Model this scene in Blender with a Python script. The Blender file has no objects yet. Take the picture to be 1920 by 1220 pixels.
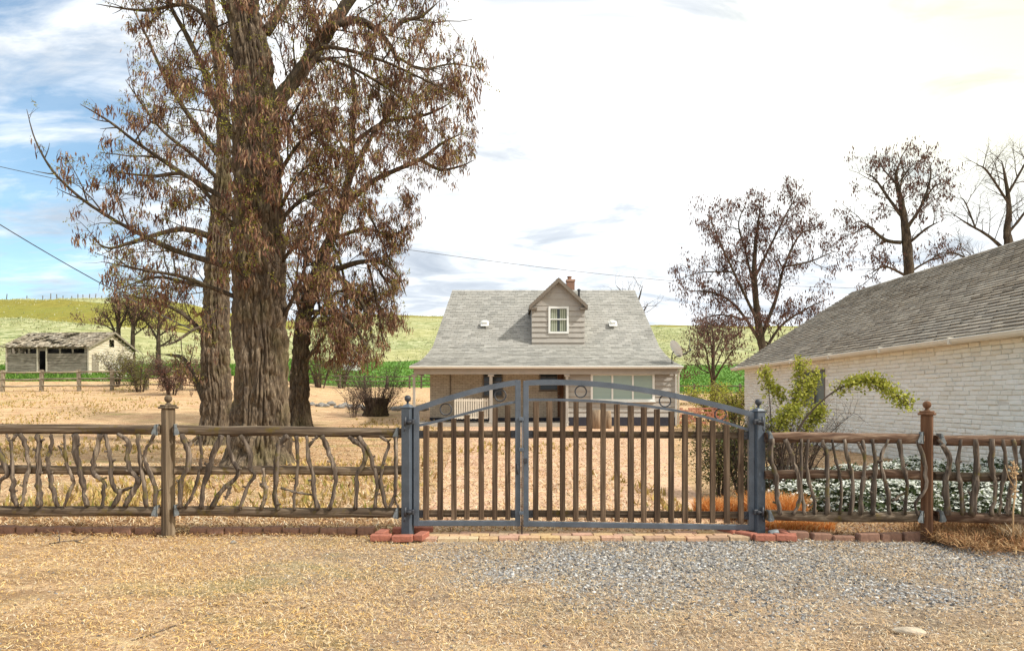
import bpy, math, random
import numpy as np
from mathutils import Vector, Matrix

random.seed(7)
rng = np.random.default_rng(7)
R = math.radians
F = 1250.0            # focal length in photo pixels
CX, HY = 960.0, 745.0 # principal column and horizon row of the photo
H = 1.405             # camera height
scene = bpy.context.scene
col = scene.collection


def P(px, py, Y):
    return Vector(((px - CX) * Y / F, Y, H + (HY - py) * Y / F))


def lerp(a, b, t):
    return a + (b - a) * t


def smooth(a, b, x):
    t = np.clip((x - a) / (b - a), 0, 1)
    return t * t * (3 - 2 * t)


# ------------------------------------------------------------------ noise
def _hash(ix, iy, iz, seed):
    h = (ix * 374761393 + iy * 668265263 + iz * 2147483647 + seed * 1274126177) & 0xFFFFFFFF
    h = ((h ^ (h >> 13)) * 1274126177) & 0xFFFFFFFF
    h = ((h ^ (h >> 16)) * 2246822519) & 0xFFFFFFFF
    return ((h ^ (h >> 15)) & 0xFFFFFF) / float(0xFFFFFF)


def vnoise(x, y, z=0.0, seed=0):
    x, y, z = np.broadcast_arrays(np.asarray(x, float), np.asarray(y, float), np.asarray(z, float))
    ix, iy, iz = (np.floor(a).astype(np.int64) for a in (x, y, z))
    fx, fy, fz = x - ix, y - iy, z - iz
    fx, fy, fz = (a * a * (3 - 2 * a) for a in (fx, fy, fz))
    r = 0
    for dx in (0, 1):
        for dy in (0, 1):
            for dz in (0, 1):
                w = (fx if dx else 1 - fx) * (fy if dy else 1 - fy) * (fz if dz else 1 - fz)
                r = r + w * _hash(ix + dx, iy + dy, iz + dz, seed)
    return r


def fbm(x, y, z=0.0, seed=0, octv=3):
    s, a, t = 0, 0.5, 0
    for o in range(octv):
        s = s + a * vnoise(np.asarray(x) * 2**o, np.asarray(y) * 2**o, np.asarray(z) * 2**o, seed + o * 17)
        t += a
        a *= 0.5
    return s / t


# ------------------------------------------------------------------ terrain
_COLS = [
    (250, [(0, 0), (20, 0), (27, .28), (32, .75), (44, 1.75), (54, 3.2), (70, 5.2), (95, 9.0), (165, 26.6), (230, 20), (400, 15)]),
    (700, [(0, 0), (20, 0), (27, .2), (32, .55), (40, 1.1), (70, 2.5), (130, 8.2), (220, 29.6), (290, 25), (400, 20)]),
    (1300, [(0, 0), (20, 0), (27, .2), (32, .4), (40, .75), (70, 1.8), (130, 7.5), (220, 26.0), (290, 20), (400, 15)]),
]


def zg(x, y):
    x = np.asarray(x, float)
    y = np.asarray(y, float)
    u = CX + F * x / np.maximum(y, 6.0)
    zs = []
    for _, prof in _COLS:
        a = np.array([p[0] for p in prof], float)
        b = np.array([p[1] for p in prof], float)
        zs.append((np.interp(y * .94, a, b) + np.interp(y, a, b) * 2 + np.interp(y * 1.06, a, b)) / 4)
    w1 = smooth(_COLS[0][0], _COLS[1][0], u)
    w2 = smooth(_COLS[1][0], _COLS[2][0], u)
    return (zs[0] * (1 - w1) + zs[1] * w1) * (1 - w2) + zs[2] * w2


def zgf(x, y):
    return float(zg(x, y))


# ------------------------------------------------------------------ mesh builder
class MB:
    def __init__(self):
        self.v, self.f, self.m, self.s = [], [], [], []
        self.n = 0

    def add(self, verts, faces, mi=0, sm=False):
        b = self.n
        self.v.extend([tuple(p) for p in verts])
        self.n += len(verts)
        for f in faces:
            self.f.append(tuple(i + b for i in f))
            self.m.append(mi)
            self.s.append(sm)

    def box(self, c, size, rot=None, mi=0, taper=None, jit=0.0):
        hx, hy, hz = size[0] / 2, size[1] / 2, size[2] / 2
        vs = []
        for sz in (-1, 1):
            for sx, sy in ((-1, -1), (1, -1), (1, 1), (-1, 1)):
                p = Vector((sx * hx, sy * hy, sz * hz))
                if jit:
                    p += Vector((random.uniform(-jit, jit), random.uniform(-jit, jit), random.uniform(-jit, jit)))
                if rot is not None:
                    p = rot @ p
                vs.append(p + Vector(c))
        self.add(vs, [(3, 2, 1, 0), (4, 5, 6, 7), (0, 1, 5, 4), (1, 2, 6, 5), (2, 3, 7, 6), (3, 0, 4, 7)], mi)

    def span(self, x0, x1, y0, y1, z0, z1, mi=0, jit=0.0):
        self.box(((x0 + x1) / 2, (y0 + y1) / 2, (z0 + z1) / 2), (abs(x1 - x0), abs(y1 - y0), abs(z1 - z0)), None, mi, None, jit)

    def bevbox(self, c, size, rot=None, b=0.008, mi=0, jit=0.0):
        """box with chamfered edges"""
        hx, hy, hz = size[0] / 2, size[1] / 2, size[2] / 2
        vs, ids = [], {}
        for sx in (-1, 1):
            for sy in (-1, 1):
                for sz in (-1, 1):
                    j = Vector((random.uniform(-jit, jit), random.uniform(-jit, jit), random.uniform(-jit, jit)))
                    for ax in range(3):
                        h = [hx - b, hy - b, hz - b]
                        h[ax] = (hx, hy, hz)[ax]
                        p = Vector((sx * h[0], sy * h[1], sz * h[2])) + j
                        if rot is not None:
                            p = rot @ p
                        ids[(sx, sy, sz, ax)] = len(vs)
                        vs.append(p + Vector(c))
        fs = []
        S = (-1, 1)
        for s in S:
            q = [(s, -1, -1, 0), (s, 1, -1, 0), (s, 1, 1, 0), (s, -1, 1, 0)]
            fs.append([ids[k] for k in (q if s > 0 else q[::-1])])
            q = [(-1, s, -1, 1), (1, s, -1, 1), (1, s, 1, 1), (-1, s, 1, 1)]
            fs.append([ids[k] for k in (q if s < 0 else q[::-1])])
            q = [(-1, -1, s, 2), (1, -1, s, 2), (1, 1, s, 2), (-1, 1, s, 2)]
            fs.append([ids[k] for k in (q if s > 0 else q[::-1])])
        for a in S:
            for c2 in S:
                fs.append([ids[(a, c2, -1, 0)], ids[(a, c2, 1, 0)], ids[(a, c2, 1, 1)], ids[(a, c2, -1, 1)]])
                fs.append([ids[(a, -1, c2, 0)], ids[(a, 1, c2, 0)], ids[(a, 1, c2, 2)], ids[(a, -1, c2, 2)]])
                fs.append([ids[(-1, a, c2, 1)], ids[(1, a, c2, 1)], ids[(1, a, c2, 2)], ids[(-1, a, c2, 2)]])
                for e in S:
                    fs.append([ids[(a, c2, e, 0)], ids[(a, c2, e, 1)], ids[(a, c2, e, 2)]])
        self.add(vs, fs, mi)

    def tube(self, pts, radii, sides=6, mi=0, sm=True, cap=True, lump=0.0):
        pts = np.array([tuple(p) for p in pts], float)
        n = len(pts)
        radii = np.broadcast_to(np.asarray(radii, float), (n,))
        t = np.gradient(pts, axis=0)
        t /= np.linalg.norm(t, axis=1, keepdims=True) + 1e-12
        ref = np.array([0.31, 0.87, 0.38]) if abs(t.mean(0)[2]) > .5 else np.array([0.1, 0.2, 0.97])
        u = np.cross(t, ref)
        u /= np.linalg.norm(u, axis=1, keepdims=True) + 1e-12
        w = np.cross(t, u)
        a = np.arange(sides) * 2 * math.pi / sides
        rr = radii[:, None] * np.ones(sides)
        if lump:
            rr = rr * (1 + lump * (rng.random((n, sides)) - .5) * 2)
        ring = pts[:, None, :] + rr[:, :, None] * (np.cos(a)[None, :, None] * u[:, None, :] + np.sin(a)[None, :, None] * w[:, None, :])
        fs = []
        for i in range(n - 1):
            for j in range(sides):
                k = (j + 1) % sides
                fs.append((i * sides + j, i * sides + k, (i + 1) * sides + k, (i + 1) * sides + j))
        if cap:
            fs.append(tuple(range(sides - 1, -1, -1)))
            fs.append(tuple((n - 1) * sides + j for j in range(sides)))
        self.add(ring.reshape(-1, 3), fs, mi, sm)

    def lathe(self, c, prof, sides=16, mi=0, sm=True, rot=None):
        c = Vector(c)
        vs, fs = [], []
        n = len(prof)
        for r, z in prof:
            for j in range(sides):
                a = j * 2 * math.pi / sides
                p = Vector((r * math.cos(a), r * math.sin(a), z))
                if rot is not None:
                    p = rot @ p
                vs.append(p + c)
        for i in range(n - 1):
            for j in range(sides):
                k = (j + 1) % sides
                fs.append((i * sides + j, i * sides + k, (i + 1) * sides + k, (i + 1) * sides + j))
        fs.append(tuple(range(sides - 1, -1, -1)))
        fs.append(tuple((n - 1) * sides + j for j in range(sides)))
        self.add(vs, fs, mi, sm)

    def poly_extrude(self, poly, d, mi=0):
        """poly: list of Vectors (planar), d: Vector extrusion"""
        n = len(poly)
        vs = [Vector(p) for p in poly] + [Vector(p) + Vector(d) for p in poly]
        fs = [tuple(range(n)), tuple(range(2 * n - 1, n - 1, -1))]
        for i in range(n):
            j = (i + 1) % n
            fs.append((i, n + i, n + j, j))
        self.add(vs, fs, mi)

    def build(self, name, mats, parent=None, world=True):
        if not isinstance(mats, (list, tuple)):
            mats = [mats]
        off = np.zeros(3)
        o = parent
        if world:
            while o is not None:
                off += np.array(o.location)
                o = o.parent
        return mesh_obj(name, np.array(self.v, float) - off, self.f, mats, parent, self.m, self.s)


def mesh_obj(name, v, f, mats, parent=None, mi=None, sm=None):
    me = bpy.data.meshes.new(name)
    v = np.asarray(v, np.float32)
    me.vertices.add(len(v))
    me.vertices.foreach_set('co', v.ravel())
    if isinstance(f, np.ndarray):
        nf, k = f.shape
        tot = np.full(nf, k, np.int32)
        idx = f.ravel().astype(np.int32)
    else:
        tot = np.array([len(a) for a in f], np.int32)
        idx = np.fromiter((i for a in f for i in a), np.int32)
        nf = len(tot)
    st = np.concatenate([[0], np.cumsum(tot)[:-1]]).astype(np.int32)
    me.loops.add(len(idx))
    me.loops.foreach_set('vertex_index', idx)
    me.polygons.add(nf)
    me.polygons.foreach_set('loop_start', st)
    me.polygons.foreach_set('loop_total', tot)
    if mi is not None and np.max(mi) > 0:
        me.polygons.foreach_set('material_index', np.asarray(mi, np.int32))
    if sm is not None:
        me.polygons.foreach_set('use_smooth', np.broadcast_to(np.asarray(sm, bool), (nf,)).copy())
    for m in mats:
        me.materials.append(m)
    me.update(calc_edges=True)
    me.validate()
    ob = bpy.data.objects.new(name, me)
    col.objects.link(ob)
    if parent is not None:
        ob.parent = parent
    return ob


def tag(o, label=None, cat=None, group=None, kind=None):
    if label: o['label'] = label
    if cat: o['category'] = cat
    if group: o['group'] = group
    if kind: o['kind'] = kind
    return o


def thing(name, loc, label, cat, group=None, rz=0):
    o = bpy.data.objects.new(name, None)
    o.empty_display_size = .2
    o.location = loc
    o.rotation_euler = (0, 0, rz)
    col.objects.link(o)
    return tag(o, label, cat, group)


def copy_tree(o, parent=None):
    c = o.copy()
    col.objects.link(c)
    c.parent = parent
    for ch in list(o.children):
        copy_tree(ch, c)
    return c


# ------------------------------------------------------------------ materials
def S(r, g, b, k=1.0):
    def f(c):
        c /= 255.0
        return (c / 12.92 if c <= .04045 else ((c + .055) / 1.055) ** 2.4) * k
    return (f(r), f(g), f(b), 1.0)


class NB:
    def __init__(self, name):
        self.mat = bpy.data.materials.new(name)
        self.mat.use_nodes = True
        self.nt = self.mat.node_tree
        self.nt.nodes.clear()
        self.tc = self.nt.nodes.new('ShaderNodeTexCoord').outputs['Object']
        self.geo = None

    def link(self, a, b):
        self.nt.links.new(a, b)

    def put(self, sock, val):
        if isinstance(val, bpy.types.NodeSocket):
            self.link(val, sock)
        else:
            sock.default_value = val

    def mapping(self, scale=(1, 1, 1), rot=(0, 0, 0), vec=None):
        n = self.nt.nodes.new('ShaderNodeMapping')
        self.put(n.inputs['Vector'], vec if vec is not None else self.tc)
        n.inputs['Scale'].default_value = scale
        n.inputs['Rotation'].default_value = rot
        return n.outputs[0]

    def noise(self, scale, detail=3, rough=.55, vec=None, dist=0.0):
        n = self.nt.nodes.new('ShaderNodeTexNoise')
        self.put(n.inputs['Vector'], vec if vec is not None else self.tc)
        n.inputs['Scale'].default_value = scale
        n.inputs['Detail'].default_value = detail
        n.inputs['Roughness'].default_value = rough
        n.inputs['Distortion'].default_value = dist
        return n.outputs['Fac']

    def voro(self, scale, vec=None, out='Distance', feature='F1', rand=1.0):
        n = self.nt.nodes.new('ShaderNodeTexVoronoi')
        n.feature = feature
        self.put(n.inputs['Vector'], vec if vec is not None else self.tc)
        n.inputs['Scale'].default_value = scale
        n.inputs['Randomness'].default_value = rand
        return n.outputs[out]

    def wnoise(self, vec):
        n = self.nt.nodes.new('ShaderNodeTexWhiteNoise')
        self.put(n.inputs['Vector'], vec)
        return n.outputs['Value']

    def ramp(self, fac, stops, interp='LINEAR'):
        n = self.nt.nodes.new('ShaderNodeValToRGB')
        n.color_ramp.interpolation = interp
        e = n.color_ramp.elements
        while len(e) < len(stops):
            e.new(.5)
        for i, (p, c) in enumerate(stops):
            e[i].position = p
            e[i].color = c if len(c) == 4 else (*c, 1)
        self.put(n.inputs[0], fac)
        return n.outputs[0]

    def mix(self, fac, a, b, mode='MIX'):
        n = self.nt.nodes.new('ShaderNodeMix')
        n.data_type = 'RGBA'
        n.blend_type = mode
        self.put(n.inputs[0], fac)
        self.put(n.inputs[6], a)
        self.put(n.inputs[7], b)
        return n.outputs[2]

    def math(self, op, a, b=0.0, clamp=False):
        n = self.nt.nodes.new('ShaderNodeMath')
        n.operation = op
        n.use_clamp = clamp
        self.put(n.inputs[0], a)
        self.put(n.inputs[1], b)
        return n.outputs[0]

    def island(self):
        n = self.nt.nodes.new('ShaderNodeNewGeometry')
        return n.outputs['Random Per Island']

    def sep(self, vec=None):
        n = self.nt.nodes.new('ShaderNodeSeparateXYZ')
        self.put(n.inputs[0], vec if vec is not None else self.tc)
        return n.outputs

    def comb(self, x=0.0, y=0.0, z=0.0):
        n = self.nt.nodes.new('ShaderNodeCombineXYZ')
        for i, v in enumerate((x, y, z)):
            self.put(n.inputs[i], v)
        return n.outputs[0]

    def bump(self, h, strength=.5, dist=.02, normal=None):
        n = self.nt.nodes.new('ShaderNodeBump')
        n.inputs['Strength'].default_value = strength
        n.inputs['Distance'].default_value = dist
        self.put(n.inputs['Height'], h)
        if normal is not None:
            self.link(normal, n.inputs['Normal'])
        return n.outputs[0]

    def out(self, color, rough=.9, normal=None, metal=0.0, spec=.3, transl=0.0):
        b = self.nt.nodes.new('ShaderNodeBsdfPrincipled')
        self.put(b.inputs['Base Color'], color)
        self.put(b.inputs['Roughness'], rough)
        b.inputs['Metallic'].default_value = metal
        b.inputs['Specular IOR Level'].default_value = spec
        if normal is not None:
            self.link(normal, b.inputs['Normal'])
        o = self.nt.nodes.new('ShaderNodeOutputMaterial')
        sh = b.outputs[0]
        if transl:
            t = self.nt.nodes.new('ShaderNodeBsdfTranslucent')
            self.put(t.inputs['Color'], color)
            mx = self.nt.nodes.new('ShaderNodeMixShader')
            mx.inputs[0].default_value = transl
            self.link(sh, mx.inputs[1])
            self.link(t.outputs[0], mx.inputs[2])
            sh = mx.outputs[0]
        self.link(sh, o.inputs['Surface'])
        return self.mat


def m_wood(name, dark, mid, light, axis='X', grain=30, rough=.9, moss=None, bump=.5):
    b = NB(name)
    sc = {'X': (1.2, grain, grain), 'Y': (grain, 1.2, grain), 'Z': (grain, grain, 1.2)}[axis]
    v = b.mapping(sc)
    g = b.noise(1.0, 5, .65, v, .6)
    c = b.ramp(g, [(.28, dark), (.5, mid), (.72, light)])
    w = b.noise(2.3, 3, .6)
    c = b.mix(b.math('MULTIPLY', b.ramp(w, [(.35, (0, 0, 0)), (.7, (1, 1, 1))]), .5), c, b.mix(.5, c, dark))
    if moss:
        mm = b.noise(7, 5, .7)
        c = b.mix(b.ramp(mm, [(.56, (0, 0, 0)), (.66, (.8, .8, .8))]), c, moss)
    oi = b.nt.nodes.new('ShaderNodeObjectInfo').outputs['Random']
    k = b.ramp(oi, [(0, (.34, .33, .32)), (.5, (.5, .5, .5)), (1, (.66, .65, .63))])
    c = b.mix(.55, c, k, 'OVERLAY')
    return b.out(c, rough, b.bump(g, bump, .008))


def m_paint(name, c, var=.15, rough=.6, scale=4, spec=.4, bump=.1):
    b = NB(name)
    n = b.noise(scale, 5, .65)
    n2 = b.noise(scale * 14, 3, .6)
    d = tuple(x * (1 - var) for x in c[:3]) + (1,)
    l = tuple(min(1, x * (1 + var)) for x in c[:3]) + (1,)
    cc = b.ramp(b.math('ADD', b.math('MULTIPLY', n, .65), b.math('MULTIPLY', n2, .35)), [(.35, d), (.65, l)])
    return b.out(cc, rough, b.bump(n2, bump, .004), 0, spec)


def m_foliage(name, cols, transl=.3, rough=.7):
    """colour picked per leaf"""
    b = NB(name)
    i = b.island()
    st = [(k / max(1, len(cols) - 1), c) for k, c in enumerate(cols)]
    c = b.ramp(i, st)
    return b.out(c, rough, None, 0, .25, transl)


# bark
def m_bark(name, k=1.0):
    b = NB(name)
    v = b.mapping((7, 7, 1.4))
    n = b.noise(1.0, 8, .75, v, .6)
    v2 = b.mapping((42, 42, 7))
    n2 = b.noise(1.0, 4, .65, v2, .4)
    h = b.math('ADD', b.math('MULTIPLY', n, .6), b.math('MULTIPLY', n2, .4))
    c = b.ramp(h, [(.35, S(44, 37, 31, k)), (.46, S(82, 70, 58, k)), (.56, S(122, 106, 87, k)), (.68, S(176, 158, 132, k))])
    ms = b.noise(1.1, 4, .6)
    c = b.mix(b.math('MULTIPLY', b.ramp(ms, [(.5, (0, 0, 0)), (.7, (1, 1, 1))]), .35), c, S(104, 100, 50, k))
    return b.out(c, .95, b.bump(h, .7, .03))


M = {}
M['bark'] = m_bark('furrowed_bark')
M['bark_dark'] = m_bark('dark_bark', .6)
M['twig'] = m_paint('twig_bark', S(86, 72, 62), .35, .9, 6)
M['pod'] = m_foliage('seed_pod', [S(60, 36, 31), S(96, 62, 50), S(140, 104, 80), S(72, 42, 37), S(180, 150, 116), S(98, 62, 53), S(120, 92, 72), S(80, 52, 45), S(160, 128, 96)], .12)
M['pod_far'] = m_foliage('seed_pod_far', [S(70, 48, 44), S(112, 80, 68), S(90, 62, 56), S(132, 104, 86)], .12)
M['bud'] = m_foliage('young_leaf', [S(128, 126, 52), S(160, 156, 66), S(104, 110, 46), S(176, 160, 80)], .35)
M['leaf'] = m_foliage('bright_leaf', [S(128, 136, 46), S(172, 176, 70), S(204, 202, 96), S(104, 112, 42), S(186, 184, 80), S(146, 142, 60)], .35)
M['leaf_dull'] = m_foliage('dull_leaf', [S(96, 98, 48), S(128, 122, 66), S(74, 82, 40), S(146, 132, 84)], .3)
M['leaf_dark'] = m_foliage('dark_leaf', [S(64, 78, 46), S(92, 106, 64), S(50, 60, 40), S(116, 122, 84)], .2)
M['petal'] = m_foliage('white_petal', [S(228, 230, 220), S(242, 242, 234), S(208, 212, 198)], .2)
M['straw'] = m_foliage('straw_blade', [S(208, 174, 132), S(230, 204, 164), S(160, 130, 98), S(244, 230, 200), S(112, 90, 70), S(220, 184, 130), S(212, 182, 150)], .1, .8)
M['straw_dark'] = m_foliage('leaf_litter', [S(138, 98, 64), S(176, 136, 92), S(104, 74, 52), S(206, 172, 126), S(160, 108, 76)], .1, .9)
M['orange_grass'] = m_foliage('orange_grass_blade', [S(206, 132, 62), S(232, 172, 100), S(186, 108, 52), S(240, 204, 146), S(222, 150, 72)], .3)
M['stone'] = m_foliage('gravel_stone', [S(120, 120, 122), S(158, 156, 154), S(72, 72, 76), S(176, 172, 166), S(136, 126, 114), S(216, 214, 210), S(94, 94, 96), S(62, 62, 66), S(166, 154, 138), S(140, 144, 150)], 0, .85)
M['steel'] = m_paint('grey_painted_steel', S(84, 92, 102), .3, .42, 6, .5, .15)
M['steel_dark'] = m_paint('dark_steel', S(58, 60, 66), .25, .5, 12, .5)
M['galv'] = m_paint('galvanised_steel', S(122, 128, 130), .3, .5, 20, .5)
M['white'] = m_paint('white_trim', S(236, 236, 230), .06, .55, 6)
M['cream'] = m_paint('cream_gutter', S(226, 218, 202), .08, .5, 3)
M['siding'] = m_paint('taupe_siding', S(174, 168, 159), .1, .75, 3)
M['trimbrown'] = m_paint('brown_trim', S(122, 112, 100), .15, .75, 5)
M['navy'] = m_paint('dark_foundation', S(52, 52, 62), .2, .8, 5)
M['concrete'] = m_paint('concrete', S(176, 168, 156), .15, .9, 4)
M['picket'] = m_wood('weathered_picket', S(42, 31, 24), S(90, 72, 56), S(142, 120, 98), 'Z', 30, .9, None, .9)
M['rail'] = m_wood('fence_rail', S(50, 41, 33), S(102, 86, 70), S(170, 153, 131), 'X', 24, .9, S(104, 88, 38), 1.0)
M['rail_red'] = m_wood('reddish_rail', S(56, 40, 32), S(104, 80, 64), S(162, 140, 118), 'X', 24, .9, None, 1.0)
M['post'] = m_wood('fence_post_wood', S(64, 53, 42), S(110, 95, 77), S(156, 139, 116), 'Z', 26, .9, None, .8)
M['post_red'] = m_wood('red_brown_post_wood', S(74, 50, 36), S(112, 80, 58), S(148, 112, 86), 'Z', 24, .9, None, .8)
M['branch'] = m_wood('peeled_branch', S(44, 37, 32), S(92, 80, 70), S(168, 152, 135), 'Z', 22, .9, S(104, 94, 46), 1.0)
M['oldwood'] = m_wood('grey_barn_board', S(78, 70, 60), S(142, 132, 116), S(194, 184, 166), 'X', 22)
M['oldwood_light'] = m_wood('pale_sunlit_barn_board', S(150, 136, 116), S(206, 194, 172), S(232, 224, 206), 'Y', 16)  # paler copy of the barn boards, gable sunlight put into the colour
M['farrail'] = m_wood('weathered_rail', S(96, 86, 72), S(142, 130, 112), S(176, 164, 144), 'X', 14)
M['black'] = m_paint('painted_interior_shade', S(34, 32, 30), .2, .9)  # near-black colour stands in for shade inside the barn


def m_glass(name, c, rough=.12):
    b = NB(name)
    n = b.noise(1.2, 2)
    cc = b.ramp(n, [(.3, tuple(x * .8 for x in c[:3]) + (1,)), (.7, c)])
    return b.out(cc, rough, None, 0, .5)


M['glass'] = m_glass('window_glass', S(60, 66, 66))


def m_blinds():
    b = NB('window_with_blind')
    x = b.sep()
    n = b.math('FRACT', b.math('MULTIPLY', x[2], 18.0))
    c = b.ramp(n, [(0, S(168, 186, 176)), (.8, S(150, 170, 160)), (1, S(124, 144, 136))])
    return b.out(c, .18, None, 0, .6)


M['blind'] = m_blinds()


def m_curtain():
    b = NB('curtain_cloth')
    x = b.sep()
    n = b.math('SINE', b.math('MULTIPLY', x[0], 70.0))
    c = b.ramp(b.math('MULTIPLY_ADD', n, .5), [(0, S(112, 118, 100)), (1, S(176, 180, 160))])
    return b.out(c, .8)


M['curtain'] = m_curtain()


def m_shingle(name, cols, sx=.3, sz=.15, ax=0, k=1.0):
    b = NB(name)
    i = b.island()
    st = [(j / (len(cols) - 1), c) for j, c in enumerate(cols)]
    c = b.ramp(i, st)
    n = b.noise(.55, 4, .6)
    c = b.mix(b.math('MULTIPLY', b.ramp(n, [(.35, (0, 0, 0)), (.65, (1, 1, 1))]), .35), c, S(170, 166, 158, k))
    g = b.noise(60, 3, .7)
    c = b.mix(.35, c, b.ramp(g, [(.3, S(90, 88, 84, k)), (.7, S(214, 212, 204, k))]), 'OVERLAY')
    return b.out(c, .95, b.bump(g, .4, .01))


M['shingle'] = m_shingle('grey_shingle', [S(158, 157, 152), S(174, 172, 167), S(144, 143, 139), S(184, 182, 177), S(165, 163, 158)])
M['shingle2'] = m_shingle('taupe_shingle', [S(148, 137, 124), S(168, 157, 142), S(130, 120, 109), S(178, 167, 152)])
M['shingle_old'] = m_shingle('rotten_shingle', [S(110, 98, 84), S(176, 160, 138), S(200, 188, 166), S(132, 120, 102), S(156, 146, 126)])


def m_brickisl(name, cols, bump=.5, sc=22, ov=.5, stain=False):
    b = NB(name)
    i = b.island()
    c = b.ramp(i, [(j / (len(cols) - 1), q) for j, q in enumerate(cols)])
    n = b.noise(sc, 5, .7)
    c = b.mix(ov, c, b.ramp(n, [(.25, (.12, .1, .09, 1)), (.5, (.5, .5, .5, 1)), (.8, (.85, .83, .8, 1))]), 'OVERLAY')
    if stain:
        w = b.noise(.9, 5, .65, b.mapping((1, 1, 1.6)), .5)
        z = b.sep()[2]
        low = b.math('MULTIPLY', b.math('SUBTRACT', .9, z, True), b.ramp(b.noise(2.2, 5, .7), [(.35, (0, 0, 0)), (.65, (1, 1, 1))]))
        c = b.mix(b.math('MULTIPLY', b.ramp(w, [(.5, (0, 0, 0)), (.72, (1, 1, 1))]), .25), c, S(222, 212, 192))
        c = b.mix(b.math('MULTIPLY', low, .6), c, S(170, 152, 126))
        f = b.noise(7, 5, .75)
        c = b.mix(b.math('MULTIPLY', b.ramp(f, [(.62, (0, 0, 0)), (.68, (1, 1, 1))]), .45), c, S(186, 168, 146))
    return b.out(c, .92, b.bump(n, bump, .01))


M['brick'] = m_brickisl('red_brick', [S(176, 110, 90), S(194, 132, 108), S(156, 96, 80), S(204, 152, 126)])
M['brick_old'] = m_brickisl('weathered_brick', [S(150, 108, 90), S(172, 134, 114), S(130, 98, 82), S(184, 150, 130)])
M['white_brick'] = m_brickisl('white_painted_brick', [S(245, 241, 231), S(250, 247, 239), S(239, 234, 223), S(252, 249, 242)], .6, 16, .12, True)
M['mortar'] = m_paint('painted_mortar', S(222, 215, 204), .1, .95, 8)
M['paver'] = m_brickisl('old_paver', [S(186, 152, 124), S(200, 170, 124), S(196, 156, 134), S(172, 142, 118), S(210, 188, 150)])
M['tan_brick'] = None


def m_tanbrick():
    b = NB('tan_painted_brick')
    x = b.sep()
    v = b.comb(x[0], x[2], 0.0)
    n = b.nt.nodes.new('ShaderNodeTexBrick')
    b.link(v, n.inputs['Vector'])
    n.inputs['Scale'].default_value = 1.0
    n.inputs['Brick Width'].default_value = .24
    n.inputs['Row Height'].default_value = .078
    n.inputs['Mortar Size'].default_value = .008
    n.inputs['Mortar Smooth'].default_value = .3
    n.inputs['Color1'].default_value = S(206, 194, 176)
    n.inputs['Color2'].default_value = S(190, 176, 156)
    n.inputs['Mortar'].default_value = S(150, 136, 118)
    g = b.noise(9, 4, .6)
    c = b.mix(.3, n.outputs['Color'], b.ramp(g, [(.3, (.25, .25, .25, 1)), (.7, (.75, .75, .75, 1))]), 'OVERLAY')
    return b.out(c, .9, b.bump(n.outputs['Fac'], -.6, .012))


M['tan_brick'] = m_tanbrick()


def m_ground():
    b = NB('dry_grass_ground')
    x = b.sep()
    flat = b.comb(x[0], x[1], 0.0)
    st = b.mapping((14, 40, 1), (0, 0, .25), flat)
    st2 = b.mapping((44, 15, 1), (0, 0, -.3), flat)
    n1 = b.noise(1.0, 5, .7, st, .9)
    n2 = b.noise(1.0, 5, .7, st2, .9)
    fine = b.math('ADD', b.math('MULTIPLY', n1, .5), b.math('MULTIPLY', n2, .5))
    c = b.ramp(fine, [(.34, S(100, 78, 60)), (.43, S(178, 142, 106)), (.53, S(222, 184, 140)), (.65, S(246, 224, 188))])
    mid = b.noise(1.0, 5, .7, b.mapping((1.1, 3.6, 1), (0, 0, .08), flat), .7)
    c = b.mix(b.math('MULTIPLY', b.ramp(mid, [(.40, (1, 1, 1)), (.52, (0, 0, 0))]), .62), c, S(150, 116, 78))
    c = b.mix(b.math('MULTIPLY', b.ramp(mid, [(.56, (0, 0, 0)), (.66, (1, 1, 1))]), .5), c, S(244, 218, 166))
    big = b.noise(.42, 4, .6, flat, .4)
    c = b.mix(b.math('MULTIPLY', b.ramp(big, [(.5, (0, 0, 0)), (.68, (1, 1, 1))]), .45), c, b.mix(.6, c, S(176, 112, 84)))
    grn = b.noise(.33, 4, .65, b.mapping((1, 2.2, 1), (0, 0, .3), flat), .5)
    c = b.mix(b.math('MULTIPLY', b.ramp(grn, [(.56, (0, 0, 0)), (.66, (1, 1, 1))]), .5), c, S(138, 140, 58))
    big2 = b.noise(.9, 4, .6, b.mapping((1, 1, 1), (0, 0, 1.2), flat), .6)
    c = b.mix(b.math('MULTIPLY', b.ramp(big2, [(.6, (0, 0, 0)), (.72, (1, 1, 1))]), .4), c, b.mix(.65, c, S(118, 118, 46)))
    # grey dirt mixed in along the driveway in front of the gate
    gx = b.math('SUBTRACT', x[0], 1.9)
    gy = b.math('SUBTRACT', x[1], 5.9)
    d = b.math('SQRT', b.math('ADD', b.math('POWER', b.math('MULTIPLY', gx, .36), 2.0), b.math('POWER', b.math('MULTIPLY', gy, .62), 2.0)))
    d = b.math('ADD', d, b.math('MULTIPLY', b.math('SUBTRACT', b.noise(1.6, 4, .6, flat), .5), 1.1))
    gm = b.ramp(b.math('MULTIPLY', d, .4), [(.12, (.95, .95, .95)), (.38, (.55, .55, .55)), (.75, (.08, .08, .08)), (1, (0, 0, 0))])
    pv = b.voro(38, flat, 'Color')
    pebble = b.mix(.65, b.ramp(b.noise(46, 3, .7, flat), [(.3, S(70, 66, 62)), (.5, S(132, 126, 118)), (.7, S(188, 182, 172))]), b.ramp(pv, [(0, S(96, 92, 88)), (1, S(190, 184, 174))]))
    c = b.mix(gm, c, pebble)
    h = b.math('ADD', fine, b.math('MULTIPLY', b.noise(3.5, 3, .6, flat), 1.6))
    return b.out(c, .95, b.bump(h, 1.0, .05))


M['ground'] = m_ground()


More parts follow.
